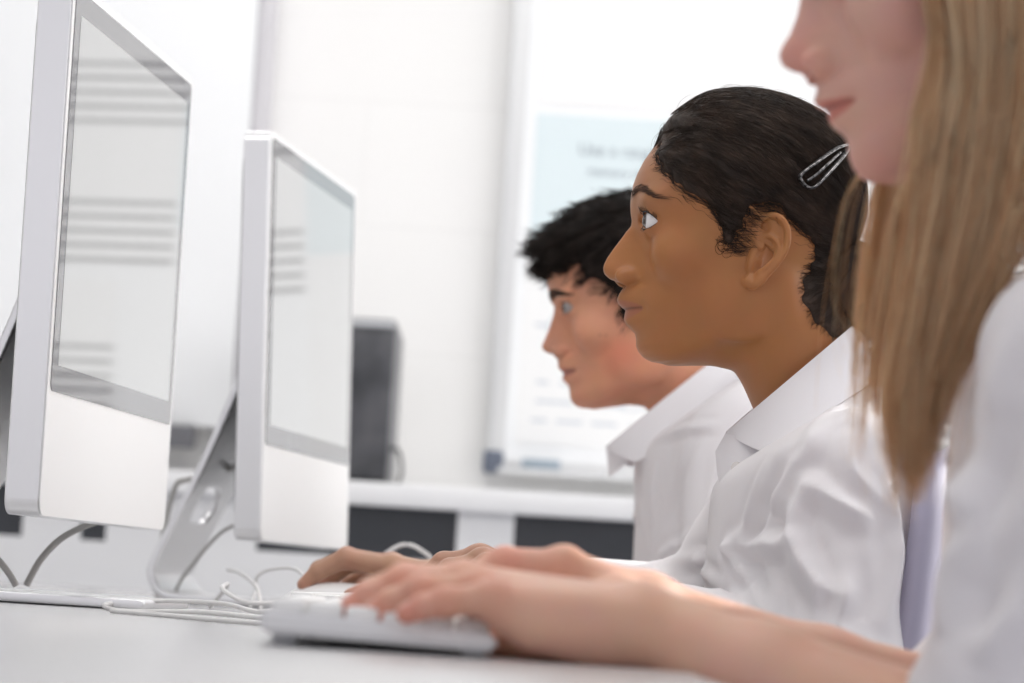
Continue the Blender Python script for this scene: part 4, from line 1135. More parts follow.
def torso_core(F_rows, arms, lo, hi, neck=None):
    if neck is not None: neck = tuple((a, b - 0.018) for a, b in neck)
    F = shirt_field([(z, cx, cy, a - 0.014, b - 0.014) for z, cx, cy, a, b in F_rows], [(p, q, max(ra - 0.016, 0.02), max(rb - 0.014, 0.018)) for p, q, ra, rb, *_ in arms], lo, hi, 0.007, 0.02, neck)
    V, Q = F.mesh(); return relax(V, Q, 1), Q
def brow_hairs(name, parent, P, warp, ya, yb, u0, u1, u2, thick, n, m, r=0.00016, yaw=0.0, seed=0):
    bw = bvh_of(WARP_V[name_key(P)], HQ); rr = np.random.default_rng(seed)
    for side in (1, -1):
        paths = []
        for i in range(n):
            t = rr.random(); y = ya + (yb - ya) * t; uc = (1 - t) ** 2 * u0 + 2 * t * (1 - t) * (2 * u1 - (u0 + u2) / 2) + t * t * u2
            u = uc + (rr.random() - 0.5) * thick * (1 - 0.75 * t ** 1.5)
            path = []
            L = 0.0065 * (0.7 + 0.6 * rr.random())
            for k in range(5):
                s = k / 4; yy = y + L * s * 0.9; uu = u + L * s * (0.45 - 1.0 * t) * 0.6
                hit = bw.ray_cast(Vector((0.16, yy * side, uu)), Vector((-1, 0, 0)))
                if hit[0] is None: break
                path.append(np.array(hit[0] + hit[1] * (0.0002 + 0.0009 * math.sin(s * 2.6))))
            if len(path) == 5: paths.append(path)
        strands_obj('eyebrow', place(np.array(paths), P, yaw=yaw), r, 0.3, m, parent, 3)
def name_key(P): return P['d']
WARP_V = {}
def lids(parent, P, centre, m, long=0.006, liner=0.00045, yaw=0.0, seed=0, n=46):
    rr = np.random.default_rng(seed)
    for side in (1, -1):
        c = centre * np.array([1, side, 1]); paths = []
        az = np.linspace(R(-42), R(84), 26)
        def pt(a, el, r): return c + r * np.array([math.cos(el) * math.cos(a), side * math.cos(el) * math.sin(a), math.sin(el)])
        for up in (True, False):
            line = np.array([pt(a, float(el_mid(a) + (1 if up else -1) * (open_h(a, up) - R(1.0))), 0.0137) for a in az])
            rad = np.full((1, 26), liner * (1.25 if up else 0.6)); V, F = tubes(place(line, P, yaw=yaw)[None], rad, 5)
            mesh_obj('lash_line', V, F, m, parent)
        for i in range(n):
            up = i % 3 != 0; a = R(-30) + R(112) * rr.random(); e0 = float(el_mid(a) + (1 if up else -1) * open_h(a, up)); L = long * (0.7 + 0.5 * rr.random()) * (1 if up else 0.4) * (0.55 + 0.45 * math.cos(a - R(30)))
            sgn = 1 if up else -1
            p0 = pt(a, e0, 0.0139); p = [p0]
            for s in (0.33, 0.66, 1.0):
                o = np.array([math.cos(a), side * math.sin(a) * 0.9, 0.0]); p.append(p0 + L * (o * s * 0.8 + np.array([0, 0, 1.0]) * sgn * (0.9 * s * s - 0.12 * s)))
            paths.append(p)
        strands_obj('eyelashes', place(np.array(paths), P, yaw=yaw), 0.00017, 0.2, m, parent, 3)
def settle(person):
    """the parts were modelled in room coordinates: keep them there under the person's own base point"""
    inv = Matrix.Translation(-person.location)
    for o in bpy.data.objects:
        if o.parent == person: o.data.transform(inv)
        elif o.parent is not None and o.parent.parent == person: o.data.transform(inv)
# ================================================================ the girl in focus
# everything here is placed round her ear canal at G2; y 2.50 is her midline
D2 = 2.50
g2 = empty('person', (0.26, D2, 0.0), 'girl in white shirt, dark hair tied back with a hair clip, gazing at a screen', 'person')
W2, warp2 = fit_head(prof2_px, G2, L2, L2); WARP_V[G2['d']] = W2
tint2 = skin_tint(HV, (0.430, 0.180, 0.066), (0.41, 0.160, 0.088), (0.44, 0.172, 0.066), (0.43, 0.178, 0.070), lip_h=(0.0085, 0.0095))
fh = 0.55 * np.clip((HV[:, 2] - 0.030) / 0.025, 0, 1) * np.clip((HV[:, 0] - 0.045) / 0.03, 0, 1); tint2 = tint2 * (1 - fh[:, None]) + np.array((0.38, 0.190, 0.115)) * fh[:, None]
# arms: near (left) hand over the keyboard, far (right) hand on the mouse
LW = np.array(px(560, 586, 2.46)); LE = np.array([0.225, 2.325, 0.735])
lf = [J((480, 561, 2.50), (447, 566, 2.50), (428, 577, 2.50), (417, 587, 2.50)), J((479, 560, 2.478), (444, 564, 2.48), (425, 577, 2.48), (414, 587, 2.48)),
      J((482, 563, 2.456), (450, 570, 2.456), (432, 582, 2.456), (422, 590, 2.456)), J((487, 567, 2.436), (460, 575, 2.434), (446, 584, 2.434), (437, 591, 2.434))]
lt = J((530, 592, 2.51), (500, 594, 2.53), (478, 594, 2.535), (462, 596, 2.535))
aL = arm_mesh(lf, lt, LW, LE, (0.0185, 0), 0.032)
RWr = np.array(px(443, 583, 2.94)); RE = np.array([0.165, 2.775, 0.765])
rf = [J((392, 568, 2.925), (345, 559, 2.925), (318, 572, 2.925), (304, 584, 2.925)), J((391, 566, 2.948), (347, 557, 2.95), (319, 569, 2.952), (307, 583, 2.952)),
      J((394, 569, 2.97), (352, 563, 2.975), (332, 577, 2.975), (322, 587, 2.975)), J((399, 573, 2.99), (368, 573, 2.995), (350, 583, 2.995), (340, 589, 2.995))]
rt = J((425, 586, 2.905), (398, 592, 2.888), (372, 594, 2.888), (352, 596, 2.890))
aR = arm_mesh(rf, rt, RWr, RWr * 0.35 + RE * 0.65, (0.0175, 0), 0.020)
rows2 = [(0.980, 0.240, D2, 0.030, 0.040), (0.952, 0.236, D2, 0.050, 0.058), (0.930, 0.233, D2, 0.060, 0.088), (0.908, 0.231, D2, 0.066, 0.122), (0.882, 0.230, D2, 0.069, 0.148), (0.85, 0.230, D2, 0.070, 0.155),
         (0.80, 0.232, D2, 0.073, 0.150), (0.70, 0.250, D2, 0.088, 0.145), (0.60, 0.262, D2, 0.100, 0.150), (0.48, 0.275, D2, 0.110, 0.160)]
SH = np.array([0.245, 2.362, 0.870]); SHR = np.array([0.235, 2.638, 0.870])
EL = np.array([0.232, 2.325, 0.728]); ER = np.array([0.175, 2.770, 0.760])
cuL = LW + (LE - LW) * 0.36; cuR = RWr + (RE - RWr) * 0.20
arms2 = [(SH, EL + (0.012, 0, 0.01), 0.054, 0.052), (EL + (0.004, 0, 0.0), cuL, 0.044, 0.027, 0.018), (SHR, ER, 0.054, 0.047), (ER, cuR, 0.046, 0.034, 0.018)]
F = shirt_field(rows2, arms2, (-0.10, 2.22, 0.47), (0.40, 2.98, 1.0), 0.0029, 0.018, ((0.160, 0.869), (0.269, 0.943)))
# loose cloth hanging off the back of the arm and the back
F.cap(np.array([0.268, 2.35, 0.86]), np.array([0.270, 2.37, 0.74]), 0.018, 0.024, 0.03)
F.cap(np.array([0.288, 2.47, 0.84]), np.array([0.284, 2.47, 0.745]), 0.028, 0.014, 0.03)
V, Q = F.mesh(); V = relax(V, Q, 2)
vis = bvh_of(V, Q); N = vnormals(V, Q)
V = wrinkle(V, N, 0.0014, 22, 1)
strokes = [
    ([(806, 484), (799, 502), (793, 526), (797, 548), (806, 568), (820, 586), (840, 597)], 0.0105, 0.0075),
    ([(808, 484), (828, 496), (850, 510), (874, 519)], 0.0085, 0.0070),
    ([(726, 548), (750, 546), (775, 545), (793, 541)], 0.0075, 0.0060),
    ([(728, 551), (742, 570), (756, 592), (766, 616)], 0.0060, 0.0055),
    ([(815, 585), (816, 605), (816, 630)], 0.0050, 0.0050),
    ([(838, 560), (846, 590), (838, 625), (852, 640)], 0.0055, 0.0070),
    ([(764, 470), (752, 505), (744, 530), (724, 546)], 0.0050, 0.0055),
    ([(790, 455), (770, 490), (760, 520), (752, 540)], -0.0050, 0.0060),
    ([(835, 410), (812, 440), (792, 470), (770, 515)], 0.0055, 0.0070),
    ([(846, 440), (852, 470), (868, 490), (890, 512)], 0.0060, 0.0065),
    ([(880, 470), (892, 510), (896, 560), (888, 620)], 0.0070, 0.0070),
    ([(640, 566), (668, 562), (700, 560), (728, 552)], 0.0045, 0.0055),
    ([(655, 575), (690, 574), (720, 580)], -0.0040, 0.0060),
    ([(700, 562), (706, 575), (722, 592)], 0.0045, 0.0045),
    ([(770, 560), (782, 590), (788, 620)], -0.0045, 0.0080),
    ([(760, 505), (775, 520), (790, 530)], -0.0040, 0.0070),
]
N = vnormals(V, Q); V = fold(V, N, vis, strokes)
sh2 = mesh_obj('shirt', V, Q, M['shirt'], g2)
cl2, cA = collar(g2, D2, (727, 432), (856, 322), (716, 484), (868, 384), 0.060, 0.090, at=(6, 354), al=(62, 298), bulge=0.005)
# front band with its button, seen below the open collar
vb = bvh_of(V, Q)
pl0 = [cast(vb, x, y) for x, y in ((722, 462), (724, 480), (727, 500), (728, 520), (727, 538))]
bp_ = np.array(px(737, 468, 2.452))
bm = bmesh.new()
A_ = [np.array(px(*p)) for p in ((726, 434, 2.484), (716, 452, 2.482), (718, 472, 2.474), (722, 492, 2.470), (722, 512, 2.470))]
B_ = [np.array(px(*p)) for p in ((760, 440, 2.450), (760, 460, 2.440), (755, 480, 2.438), (752, 498, 2.440), (748, 520, 2.442))]
ring_sheet('placket', A_ , B_, M['shirt'], g2, 0.0016, 0.004, np.array([0.23, 2.5, 0.88]), 8)
plo = [o for o in g2.children if o.name.startswith('placket')][0]; bpl = bvh_of(np.array([v.co for v in plo.data.vertices]), np.array([list(f.vertices) for f in plo.data.polygons]))
hb_ = cast(bpl, 737, 468, 2.0); hn_ = bpl.find_nearest(Vector(hb_))[1]; hn_ = hn_ if hn_.y < 0 else -hn_
button(g2, Vector(hb_) + hn_ * 0.0012, hn_)
cuff(g2, LW, LE, 0.0285, 0.042, 0.052); cuff(g2, RWr, RE, 0.030, 0.045, 0.028)
TV, TQ = torso_core(rows2, arms2[:1] + arms2[2:3], (-0.05, 2.24, 0.47), (0.40, 2.95, 1.0), ((0.160, 0.869), (0.269, 0.943)))
skin2 = (0.420, 0.178, 0.070)
parts = [(place(W2, G2), HQ, tint2), (TV, TQ, np.tile(skin2, (len(TV), 1)))]
for a in (aL, aR): parts.append((a[0], a[1], arm_tint(a[0], (0.47, 0.27, 0.18), (0.50, 0.24, 0.17), a[2], a[3], (0.58, 0.36, 0.28))))
V_, Q_, C_ = join_parts(parts); mesh_obj('body', V_, Q_, M['skin_brown'], g2, cols=C_)
ey = warp2(EYE[None])[0]
for s in (1, -1): eyeball_mesh('eye', g2, ey * np.array([1, s, 1]), (1, 0.02 * s, 0.05), (0.045, 0.024, 0.014), G2)
lids(g2, G2, ey, M['lash'], 0.0052, 0.00055, seed=4, n=44)
brow_hairs('eyebrow', g2, G2, warp2, 0.009, 0.052, 0.0495, 0.0530, 0.0440, 0.0072, 230, M['brow_dark'], 0.00012, seed=2)
# hair drawn back tight over the head into a knot at the nape
reg_px = [(640, 128), (661, 140), (658, 150), (665, 168), (681, 186), (698, 198), (712, 207), (719, 222), (724, 240), (731, 246), (738, 236), (744, 220), (752, 209), (764, 203), (779, 205), (790, 220), (806, 232), (818, 243), (812, 262), (804, 280), (804, 300), (818, 322), (842, 338), (880, 345), (905, 200), (880, 60), (760, 50), (665, 90)]
REG2 = canon(reg_px, G2, 0.066)
REG2[0] = canon([(640, 128)], G2)[0]; REG2[1] = canon([(658, 141)], G2)[0]
bun_c = canon([(850, 292)], G2)[0]
CV, CQ = shell(W2, HQ, REG2, 0.0052, 0.042, [((bun_c[0], 0, bun_c[1]), (0.036, 0.040, 0.040))])
bcap = bvh_of(CV, CQ)
hp = mesh_obj('hair', place(CV, G2), CQ, M['hair_black'], g2)
bun = Vector((bun_c[0] - 0.01, 0, bun_c[1] + 0.02))
rr = np.random.default_rng(5); ok = [v for v in CV if v[2] > -0.07]; ok = np.array(ok)
roots = ok[rr.choice(len(ok), 5200)]
def flow2(p, i):
    d = bun - p; d.normalize(); return d
st = surf_strands(bcap, roots, flow2, 9, 0.0042, 0.0011, 0.30, 1)
strands_obj('hair_strands', place(st, G2), 0.00022, 0.4, M['hair_black'], hp, 3)
# baby hairs and small curls along the hairline: start just outside the edge, on the skin
bskin = bvh_of(W2, HQ); edge = catmull(np.c_[REG2[1:23], np.zeros(22)], 8)[:, :2]; rts = []
for e in edge[rr.integers(0, len(edge), 900)]:
    q = e + rr.normal(size=2) * 0.0030
    hit = bskin.ray_cast(Vector((q[0], 0.12, q[1])), Vector((0, -1, 0)))
    if hit[0] is not None: rts.append(hit[0]); rts.append(Vector((hit[0].x, -hit[0].y, hit[0].z)))
st = surf_strands(bskin, rts, flow2, 8, 0.0019, 0.0005, 0.45, 2)
strands_obj('hair_strands', place(st, G2), 0.00013, 0.3, M['hair_black'], hp, 3)
# ringlets in front of the ear
curls = []
for k in range(16):
    cx, cy = rr.choice([733, 727, 741, 722]), rr.choice([232, 238, 226, 244]); c = canon([(cx + rr.normal() * 1.5, cy + rr.normal() * 2)], G2, 0.066)[0]
    ra = 0.0035 + 0.004 * rr.random(); a0 = rr.random() * 6.28; path = []
    for t in range(12):
        a = a0 + t * 0.45; q = (c[0] + ra * math.cos(a) * 0.7, c[1] + ra * math.sin(a) - t * 0.0003)
        hit = bskin.ray_cast(Vector((q[0], 0.12, q[1])), Vector((0, -1, 0)))
        if hit[0] is None: break
        path.append(np.array(hit[0]) + np.array([0, 0.0006, 0]))
    if len(path) == 12: curls.append(path)
strands_obj('hair_strands', place(np.array(curls), G2), 0.00018, 0.4, M['hair_black'], hp, 3)
# fly-away frizz on top
rts = [v for v in CV[rr.choice(len(CV), 1500)] if v[2] > 0.06][:220]
fz = []
for v in rts:
    q, n, _, _ = bcap.find_nearest(Vector(v)); d = (flow2(q, 0) - n * flow2(q, 0).dot(n)).normalized(); w = Vector(rr.normal(size=3)) * 0.5
    fz.append([np.array(q + d * (0.0035 * k) + n * 0.0030 * math.sin(k * 0.55) * 1.0 + w * 0.0006 * k) for k in range(7)])
strands_obj('hair_strands', place(np.array(fz), G2), 0.00011, 0.3, M['hair_black'], hp, 3)
# the snap clip over her ear
wcap = bvh_of(place(CV, G2), CQ)
m_clip = mat('clip_metal', (0.30, 0.29, 0.29), 0.28, 0.8)
noise_color(m_clip, (0.03, 0.03, 0.03), (0.30, 0.29, 0.29), 500, None, 2)
def clip_pt(x, y, out=0.002):
    p = cast(wcap, x, y, 1.9)
    if p is None: p = np.array(px(x, y, 2.43))
    q, n, _, _ = wcap.find_nearest(Vector(p)); return np.array(q) + np.array(n) * out
outer = [(845, 146), (834, 150), (815, 163), (802, 173), (799, 178), (803, 185), (810, 188), (817, 184), (828, 172), (840, 158), (846, 148)]
path = catmull([clip_pt(*p) for p in outer], 5)
Vc, Fc = tubes(path[None], np.full((1, len(path)), 0.0027), 8, 0.45); mesh_obj('hair_clip', Vc, Fc, m_clip, g2)
path = catmull([clip_pt(x, y, 0.0024) for x, y in ((806, 181), (815, 175), (826, 165), (838, 154))], 5)
c2 = bpy.data.objects['hair_clip']
Vc, Fc = tubes(path[None], np.full((1, len(path)), 0.0012), 6); mesh_obj('clip_tongue', Vc, Fc, m_clip, c2)
clothes_below(g2, (0.275, D2, 0.52), D2, -0.14, M['trousers'])
chair(0.27, D2, 0.435, 'lilac grey plastic chair under the girl with tied back hair', 0.905, 0.318)
settle(g2)
# ================================================================ the boy beyond her
D1 = G1['d']
b1 = empty('person', (0.25, D1, 0.0), 'boy in white shirt with short spiky dark hair, head bowed', 'person')
W1, warp1 = fit_head(prof1_px, G1, L2, L1); WARP_V[G1['d']] = W1
tint1 = skin_tint(HV, (0.70, 0.33, 0.205), (0.50, 0.20, 0.15), (0.73, 0.245, 0.145), (0.58, 0.29, 0.20), cheek_at=(0.035, 0.042, -0.030), lip_h=(0.006, 0.0075))
rr = np.random.default_rng(21)
for fx, fu in ((0.052, -0.006), (0.046, -0.007)):             # two small moles on the cheek
    tint1 = tint1 * (1 - 0.5 * np.exp(-((HV[:, 0] - fx) ** 2 + (HV[:, 2] - fu) ** 2) / 0.0011 ** 2) * (HV[:, 1] > 0.02))[:, None]
dL = np.array([-0.004, 0.86, -0.003]); dR = np.array([0.06, 0.86, 0.0])
rows1 = [(1.045, 0.240, D1, 0.030, 0.040), (1.015, 0.232, D1, 0.060, 0.075), (0.995, 0.228, D1, 0.072, 0.110), (0.965, 0.226, D1, 0.084, 0.150), (0.93, 0.226, D1, 0.090, 0.165), (0.85, 0.232, D1, 0.092, 0.160), (0.70, 0.245, D1, 0.10, 0.155), (0.58, 0.26, D1, 0.105, 0.155), (0.48, 0.27, D1, 0.11, 0.16)]
LE1, RE1 = LE + dL, RE + dR; LW1, RW1 = LW + dL, RWr + dR
arms1 = [(np.array([0.232, D1 - 0.150, 0.940]), LE1 + (0.01, 0, 0.01), 0.056, 0.050), (LE1, LW1 + (LE1 - LW1) * 0.36, 0.046, 0.028, 0.018), (np.array([0.228, D1 + 0.150, 0.940]), RE1, 0.056, 0.047), (RE1, RW1 + (RE1 - RW1) * 0.2, 0.046, 0.034, 0.018)]
F = shirt_field(rows1, arms1, (-0.06, D1 - 0.28, 0.47), (0.41, D1 + 0.50, 1.07), 0.0036, 0.020, ((px(608, 470, D1).x, px(608, 470, D1).z), (px(735, 382, D1).x, px(735, 382, D1).z)))
V, Q = F.mesh(); V = relax(V, Q, 2); vis = bvh_of(V, Q); N = vnormals(V, Q); V = wrinkle(V, N, 0.0016, 20, 4)
N = vnormals(V, Q)
V = fold(V, N, vis, [([(656, 440), (676, 432), (700, 427), (724, 427)], 0.0050, 0.0045), ([(668, 398), (664, 430), (656, 470), (652, 520)], 0.0050, 0.0050), ([(700, 430), (684, 470), (668, 520)], -0.0035, 0.008),
    ([(686, 372), (700, 390), (708, 410)], 0.006, 0.009), ([(722, 440), (716, 480), (700, 530)], 0.004, 0.007), ([(660, 556), (675, 545), (690, 535)], 0.004, 0.004), ([(640, 470), (642, 500), (650, 540)], -0.003, 0.005)])
mesh_obj('shirt', V, Q, M['shirt'], b1)
collar(b1, D1, (606, 447), (724, 352), (606, 480), (745, 402), 0.060, 0.088, at=(5, 355), al=(52, 308), bulge=0.005)
cuff(b1, LW1, LE1, 0.0285, 0.042, 0.052); cuff(b1, RW1, RE1, 0.030, 0.045, 0.028)
for z_ in (0.925, 0.86):
    o_, n_ = Vector((0.0, D1 - 0.012, z_)), Vector((1, 0, 0)); hit = bvh_of(V, Q).ray_cast(o_, n_)
    if hit[0] is not None: button(b1, hit[0] - Vector((0.001, 0, 0)), (-1, 0, 0.1))
TV, TQ = torso_core(rows1, arms1[:1] + arms1[2:3], (-0.02, D1 - 0.27, 0.47), (0.41, D1 + 0.44, 1.07), ((px(608, 470, D1).x, px(608, 470, D1).z), (px(735, 382, D1).x, px(735, 382, D1).z)))
fair = (0.54, 0.30, 0.21)
parts = [(place(W1, G1), HQ, tint1), (TV, TQ, np.tile(fair, (len(TV), 1)))]
for a, dd in ((aL, dL), (aR, dR)): parts.append((a[0] + dd, a[1], arm_tint(a[0], fair, (0.58, 0.27, 0.19), a[2], a[3], (0.66, 0.42, 0.34))))
V_, Q_, C_ = join_parts(parts); mesh_obj('body', V_, Q_, M['skin_rosy'], b1, cols=C_)
ey = warp1(EYE[None])[0]
for s in (1, -1): eyeball_mesh('eye', b1, ey * np.array([1, s, 1]), (1, 0.02 * s, 0.02), (0.03, 0.025, 0.02), G1, white=(0.36, 0.32, 0.31))  # eye whites darkened to carry the shade under his brow
lids(b1, G1, ey, M['lash'], 0.0045, 0.00045, seed=5, n=34)
brow_hairs('eyebrow', b1, G1, warp1, 0.007, 0.048, 0.0415, 0.0445, 0.0410, 0.0100, 480, M['brow_dark'], 0.00017, seed=3)
reg1 = [(524, 236), (545, 258), (560, 261), (577, 258), (584, 275), (597, 276), (611, 283), (616, 300), (622, 322), (632, 320), (637, 296), (648, 290), (664, 300), (676, 330), (700, 352), (730, 350), (760, 250), (690, 140), (580, 150)]
REG1 = canon(reg1, G1, 0.066)
CV, CQ = make_cap(REG1, 0.0125, 0.020, rough=0.0012, seed=9); CV = warp1(CV)
hp = mesh_obj('hair', place(CV, G1), CQ, M['hair_dark'], b1); bcap = bvh_of(CV, CQ)
paths = []; cl = CV[rr.choice(len(CV), 2300)]
for c in cl:
    q0, n0, _, _ = bcap.find_nearest(Vector(c)); front = max(0.0, min(1.0, (c[0] - 0.02) / 0.06)); top = max(0.0, min(1.0, (c[2] - 0.02) / 0.08))
    if n0.dot(q0 - Vector((0, 0, 0.05))) < 0: continue
    low = 1 - top
    d = Vector((1.0, 0, -0.25 - 0.55 * low)) - n0 * Vector((1, 0, -0.25)).dot(n0) * 0.75; d.normalize()
    lift = 0.08 + 0.22 * front * top + 0.16 * rr.random() * top
    L = (0.016 + 0.017 * rr.random()) * (0.55 + 0.45 * top); tip = q0 + (d * (1 - lift) + n0 * lift + Vector(rr.normal(size=3)) * 0.09) * L
    for k in range(5):
        r0 = q0 + Vector(rr.normal(size=3)) * 0.0026; r0, _, _, _ = bcap.find_nearest(r0); r0 = r0 - n0 * 0.001
        e = tip + Vector(rr.normal(size=3)) * 0.0024; mid = (r0 + e) / 2 + n0 * L * 0.12
        t = np.linspace(0, 1, 6)[:, None]; a, b_, c_ = np.array(r0), np.array(mid), np.array(e)
        paths.append((1 - t) ** 2 * a + 2 * t * (1 - t) * b_ + t * t * c_)
# the fringe stands up in loose spikes
for k in range(150):
    y = (rr.random() * 2 - 1) * 0.052; x0 = 0.088 - 0.35 * abs(y); u0 = 0.062 + 0.045 * rr.random()
    q0, n0, _, _ = bcap.find_nearest(Vector((x0, y, u0)))
    up = rr.random(); L = 0.015 + 0.017 * rr.random()
    for j in range(6):
        a = np.array(q0) + rr.normal(size=3) * 0.002; d1 = np.array([0.9, 0.1 * rr.normal(), 0.15 - 0.5 * rr.random()]); d2 = np.array([0.35, 0.15 * rr.normal(), 0.9 * up - 0.2])
        t = np.linspace(0, 1, 7)[:, None]; paths.append(a + d1 * L * t * 0.8 + d2 * L * t * t * 0.7)
strands_obj('hair_strands', place(np.array(paths), G1), 0.00040, 0.12, M['hair_dark'], hp, 4) if False else None
K = 6; P6 = [p if len(p) == 6 else p[np.linspace(0, 6, 6).round().astype(int)] for p in paths]
strands_obj('hair_strands', place(np.array(P6), G1), 0.00034, 0.15, M['hair_dark'], hp, 4)
clothes_below(b1, (0.27, D1, 0.52), D1, -0.14, M['trousers'])
settle(b1)
chair(0.27, D1, 0.435, 'lilac grey plastic chair under the boy', 0.84, 0.345)
# ================================================================ the fair haired girl nearest the camera
D3 = G3['d']
g3 = empty('person', (0.34, D3, 0.0), 'girl with long straight fair hair in white shirt, typing, closest to the camera', 'person')
W3, warp3 = fit_head(prof3_px, G3, L2, L3); WARP_V[G3['d']] = W3
tint3 = skin_tint(HV, (0.72, 0.425, 0.34), (0.60, 0.22, 0.18), (0.72, 0.375, 0.31), (0.72, 0.30, 0.25), cheek_at=(0.040, 0.045, -0.005), lip_h=(0.0065, 0.0085))
chin_w = 0.6 * np.exp(-((HV[:, 0] - 0.08) / 0.014) ** 2 - ((HV[:, 2] + 0.074) / 0.012) ** 2); tint3 = tint3 * (1 - chin_w[:, None]) + np.array((0.70, 0.36, 0.30)) * chin_w[:, None]
LW3 = np.array(px(645, 625, 1.640)); LE3 = np.array(px(985, 772, 1.565)); LM3 = np.array(px(765, 682, 1.612))
lf = [J((462, 583, 1.672), (405, 580, 1.675), (372, 592, 1.676), (352, 605, 1.676)), J((466, 586, 1.652), (402, 584, 1.654), (369, 597, 1.655), (351, 608, 1.655)),
      J((476, 592, 1.632), (420, 592, 1.631), (391, 603, 1.631), (374, 612, 1.631)), J((490, 600, 1.612), (446, 602, 1.607), (423, 607, 1.606), (407, 613, 1.606))]
lt = J((595, 640, 1.668), (540, 640, 1.690), (500, 638, 1.700), (468, 636, 1.702))
pe = [(np.array(px(612, 635, 1.632)), np.array(px(535, 626, 1.616)), 0.0155, 0.0125)]
aL = arm_mesh(lf, lt, LW3, LE3, (0.0190, 0), 0.037, palm_extra=pe, mid=LM3, h=0.0013)
RW3 = np.array(px(652, 612, 1.800)); RE3 = np.array(px(1015, 740, 1.850)); RM3 = np.array(px(820, 676, 1.815))
rf = [J((563, 567, 1.79), (505, 563, 1.79), (468, 580, 1.79), (446, 596, 1.79)), J((561, 568, 1.81), (496, 567, 1.812), (456, 586, 1.812), (434, 599, 1.812)),
      J((566, 572, 1.83), (506, 573, 1.833), (471, 591, 1.833), (452, 602, 1.833)), J((573, 579, 1.85), (527, 581, 1.855), (502, 593, 1.855), (485, 602, 1.855))]
rt = J((618, 604, 1.775), (575, 608, 1.758), (535, 606, 1.752), (502, 608, 1.750))
aR = arm_mesh(rf, rt, RW3, RE3, (0.0180, 0), 0.035, mid=RM3, h=0.0014)
rows3 = [(1.060, 0.352, D3, 0.030, 0.045), (1.030, 0.350, D3, 0.055, 0.065), (1.0, 0.345, D3, 0.070, 0.095), (0.965, 0.338, D3, 0.085, 0.140), (0.92, 0.335, D3, 0.094, 0.160), (0.85, 0.338, D3, 0.098, 0.160), (0.70, 0.35, D3, 0.105, 0.15), (0.58, 0.36, D3, 0.11, 0.155), (0.48, 0.365, D3, 0.115, 0.16)]
S3 = np.array([0.288, 1.592, 0.905]); S3R = np.array([0.315, 1.868, 0.905]); E3 = LE3 + np.array([0.008, 0, 0.018]); E3R = RE3 + np.array([0.0, 0, 0.01])
arms3 = [(S3, E3 * 0.5 + S3 * 0.5 + (0.004, 0, 0), 0.058, 0.050), (E3 * 0.5 + S3 * 0.5 + (0.004, 0, 0), E3, 0.050, 0.049), (E3, E3 + (LM3 - E3) * 0.06, 0.047, 0.044, 0.012), (S3R, E3R, 0.056, 0.048), (E3R, E3R + (RM3 - E3R) * 0.25, 0.048, 0.043, 0.015)]
F = shirt_field(rows3, arms3, (0.12, D3 - 0.27, 0.47), (0.50, D3 + 0.27, 1.09), 0.0032, 0.022, ((0.262, 0.955), (0.43, 1.035)))
V, Q = F.mesh(); V = relax(V, Q, 2); vis = bvh_of(V, Q); N = vnormals(V, Q); V = wrinkle(V, N, 0.0030, 17, 8)
N = vnormals(V, Q)
V = fold(V, N, vis, [([(1010, 440), (995, 480), (985, 520), (988, 560)], -0.008, 0.010), ([(955, 470), (962, 500), (975, 530)], 0.007, 0.010), ([(965, 545), (950, 570), (945, 600), (948, 640)], 0.007, 0.011),
    ([(1000, 575), (985, 610), (978, 640)], -0.007, 0.009), ([(1020, 600), (995, 640), (980, 670)], 0.008, 0.012), ([(1015, 340), (1000, 380), (998, 420)], 0.005, 0.012)])
mesh_obj('shirt', V, Q, M['shirt'], g3)
collar(g3, D3, (0.272, D3, 0.975), (0.415, D3, 1.060), (0.258, D3, 0.940), (0.432, D3, 1.015), 0.062, 0.086, bulge=0.005)
hitb = bvh_of(V, Q)
for z_ in (0.93, 0.86, 0.79):
    hit = hitb.ray_cast(Vector((0.0, D3 + 0.01, z_)), Vector((1, 0, 0)))
    if hit[0] is not None: button(g3, hit[0] - Vector((0.001, 0, 0)), (-1, 0, 0.1))
TV, TQ = torso_core(rows3, arms3[:2] + arms3[3:4], (0.12, D3 - 0.27, 0.47), (0.50, D3 + 0.27, 1.09), ((0.262, 0.955), (0.43, 1.035)))
fair = (0.60, 0.375, 0.30)
parts = [(place(W3, G3), HQ, tint3), (TV, TQ, np.tile(fair, (len(TV), 1)))]
for a in (aL, aR): parts.append((a[0], a[1], arm_tint(a[0], (0.76, 0.45, 0.33), (0.76, 0.29, 0.21), a[2], a[3], (0.72, 0.46, 0.40))))
V_, Q_, C_ = join_parts(parts); mesh_obj('body', V_, Q_, M['skin_fair'], g3, cols=C_)
ey = warp3(EYE[None])[0]
for s in (1, -1): eyeball_mesh('eye', g3, ey * np.array([1, s, 1]), (1, 0.02 * s, -0.1), (0.10, 0.16, 0.22), G3)
M['brow_fair'] = mat('brow_fair', (0.22, 0.14, 0.08), 0.7)
lids(g3, G3, ey, M['lash'], 0.0050, 0.0004, seed=6, n=36)
brow_hairs('eyebrow', g3, G3, warp3, 0.009, 0.050, 0.0490, 0.0530, 0.0450, 0.0075, 260, M['brow_fair'], 0.00013, seed=8)
REG3 = np.array([(0.090, 0.098), (0.070, 0.088), (0.058, 0.070), (0.046, 0.045), (0.034, 0.020), (0.012, -0.005), (-0.010, -0.035), (-0.040, -0.060), (-0.10, -0.08), (-0.15, 0.0), (-0.12, 0.17), (0.06, 0.17)])
CV, CQ = make_cap(REG3, 0.0065, 0.020, rough=0.0008, seed=12); CV = warp3(CV)
hp = mesh_obj('hair', place(CV, G3), CQ, M['hair_blond'], g3, cols=np.tile((0.40, 0.27, 0.16), (len(CV), 1)))
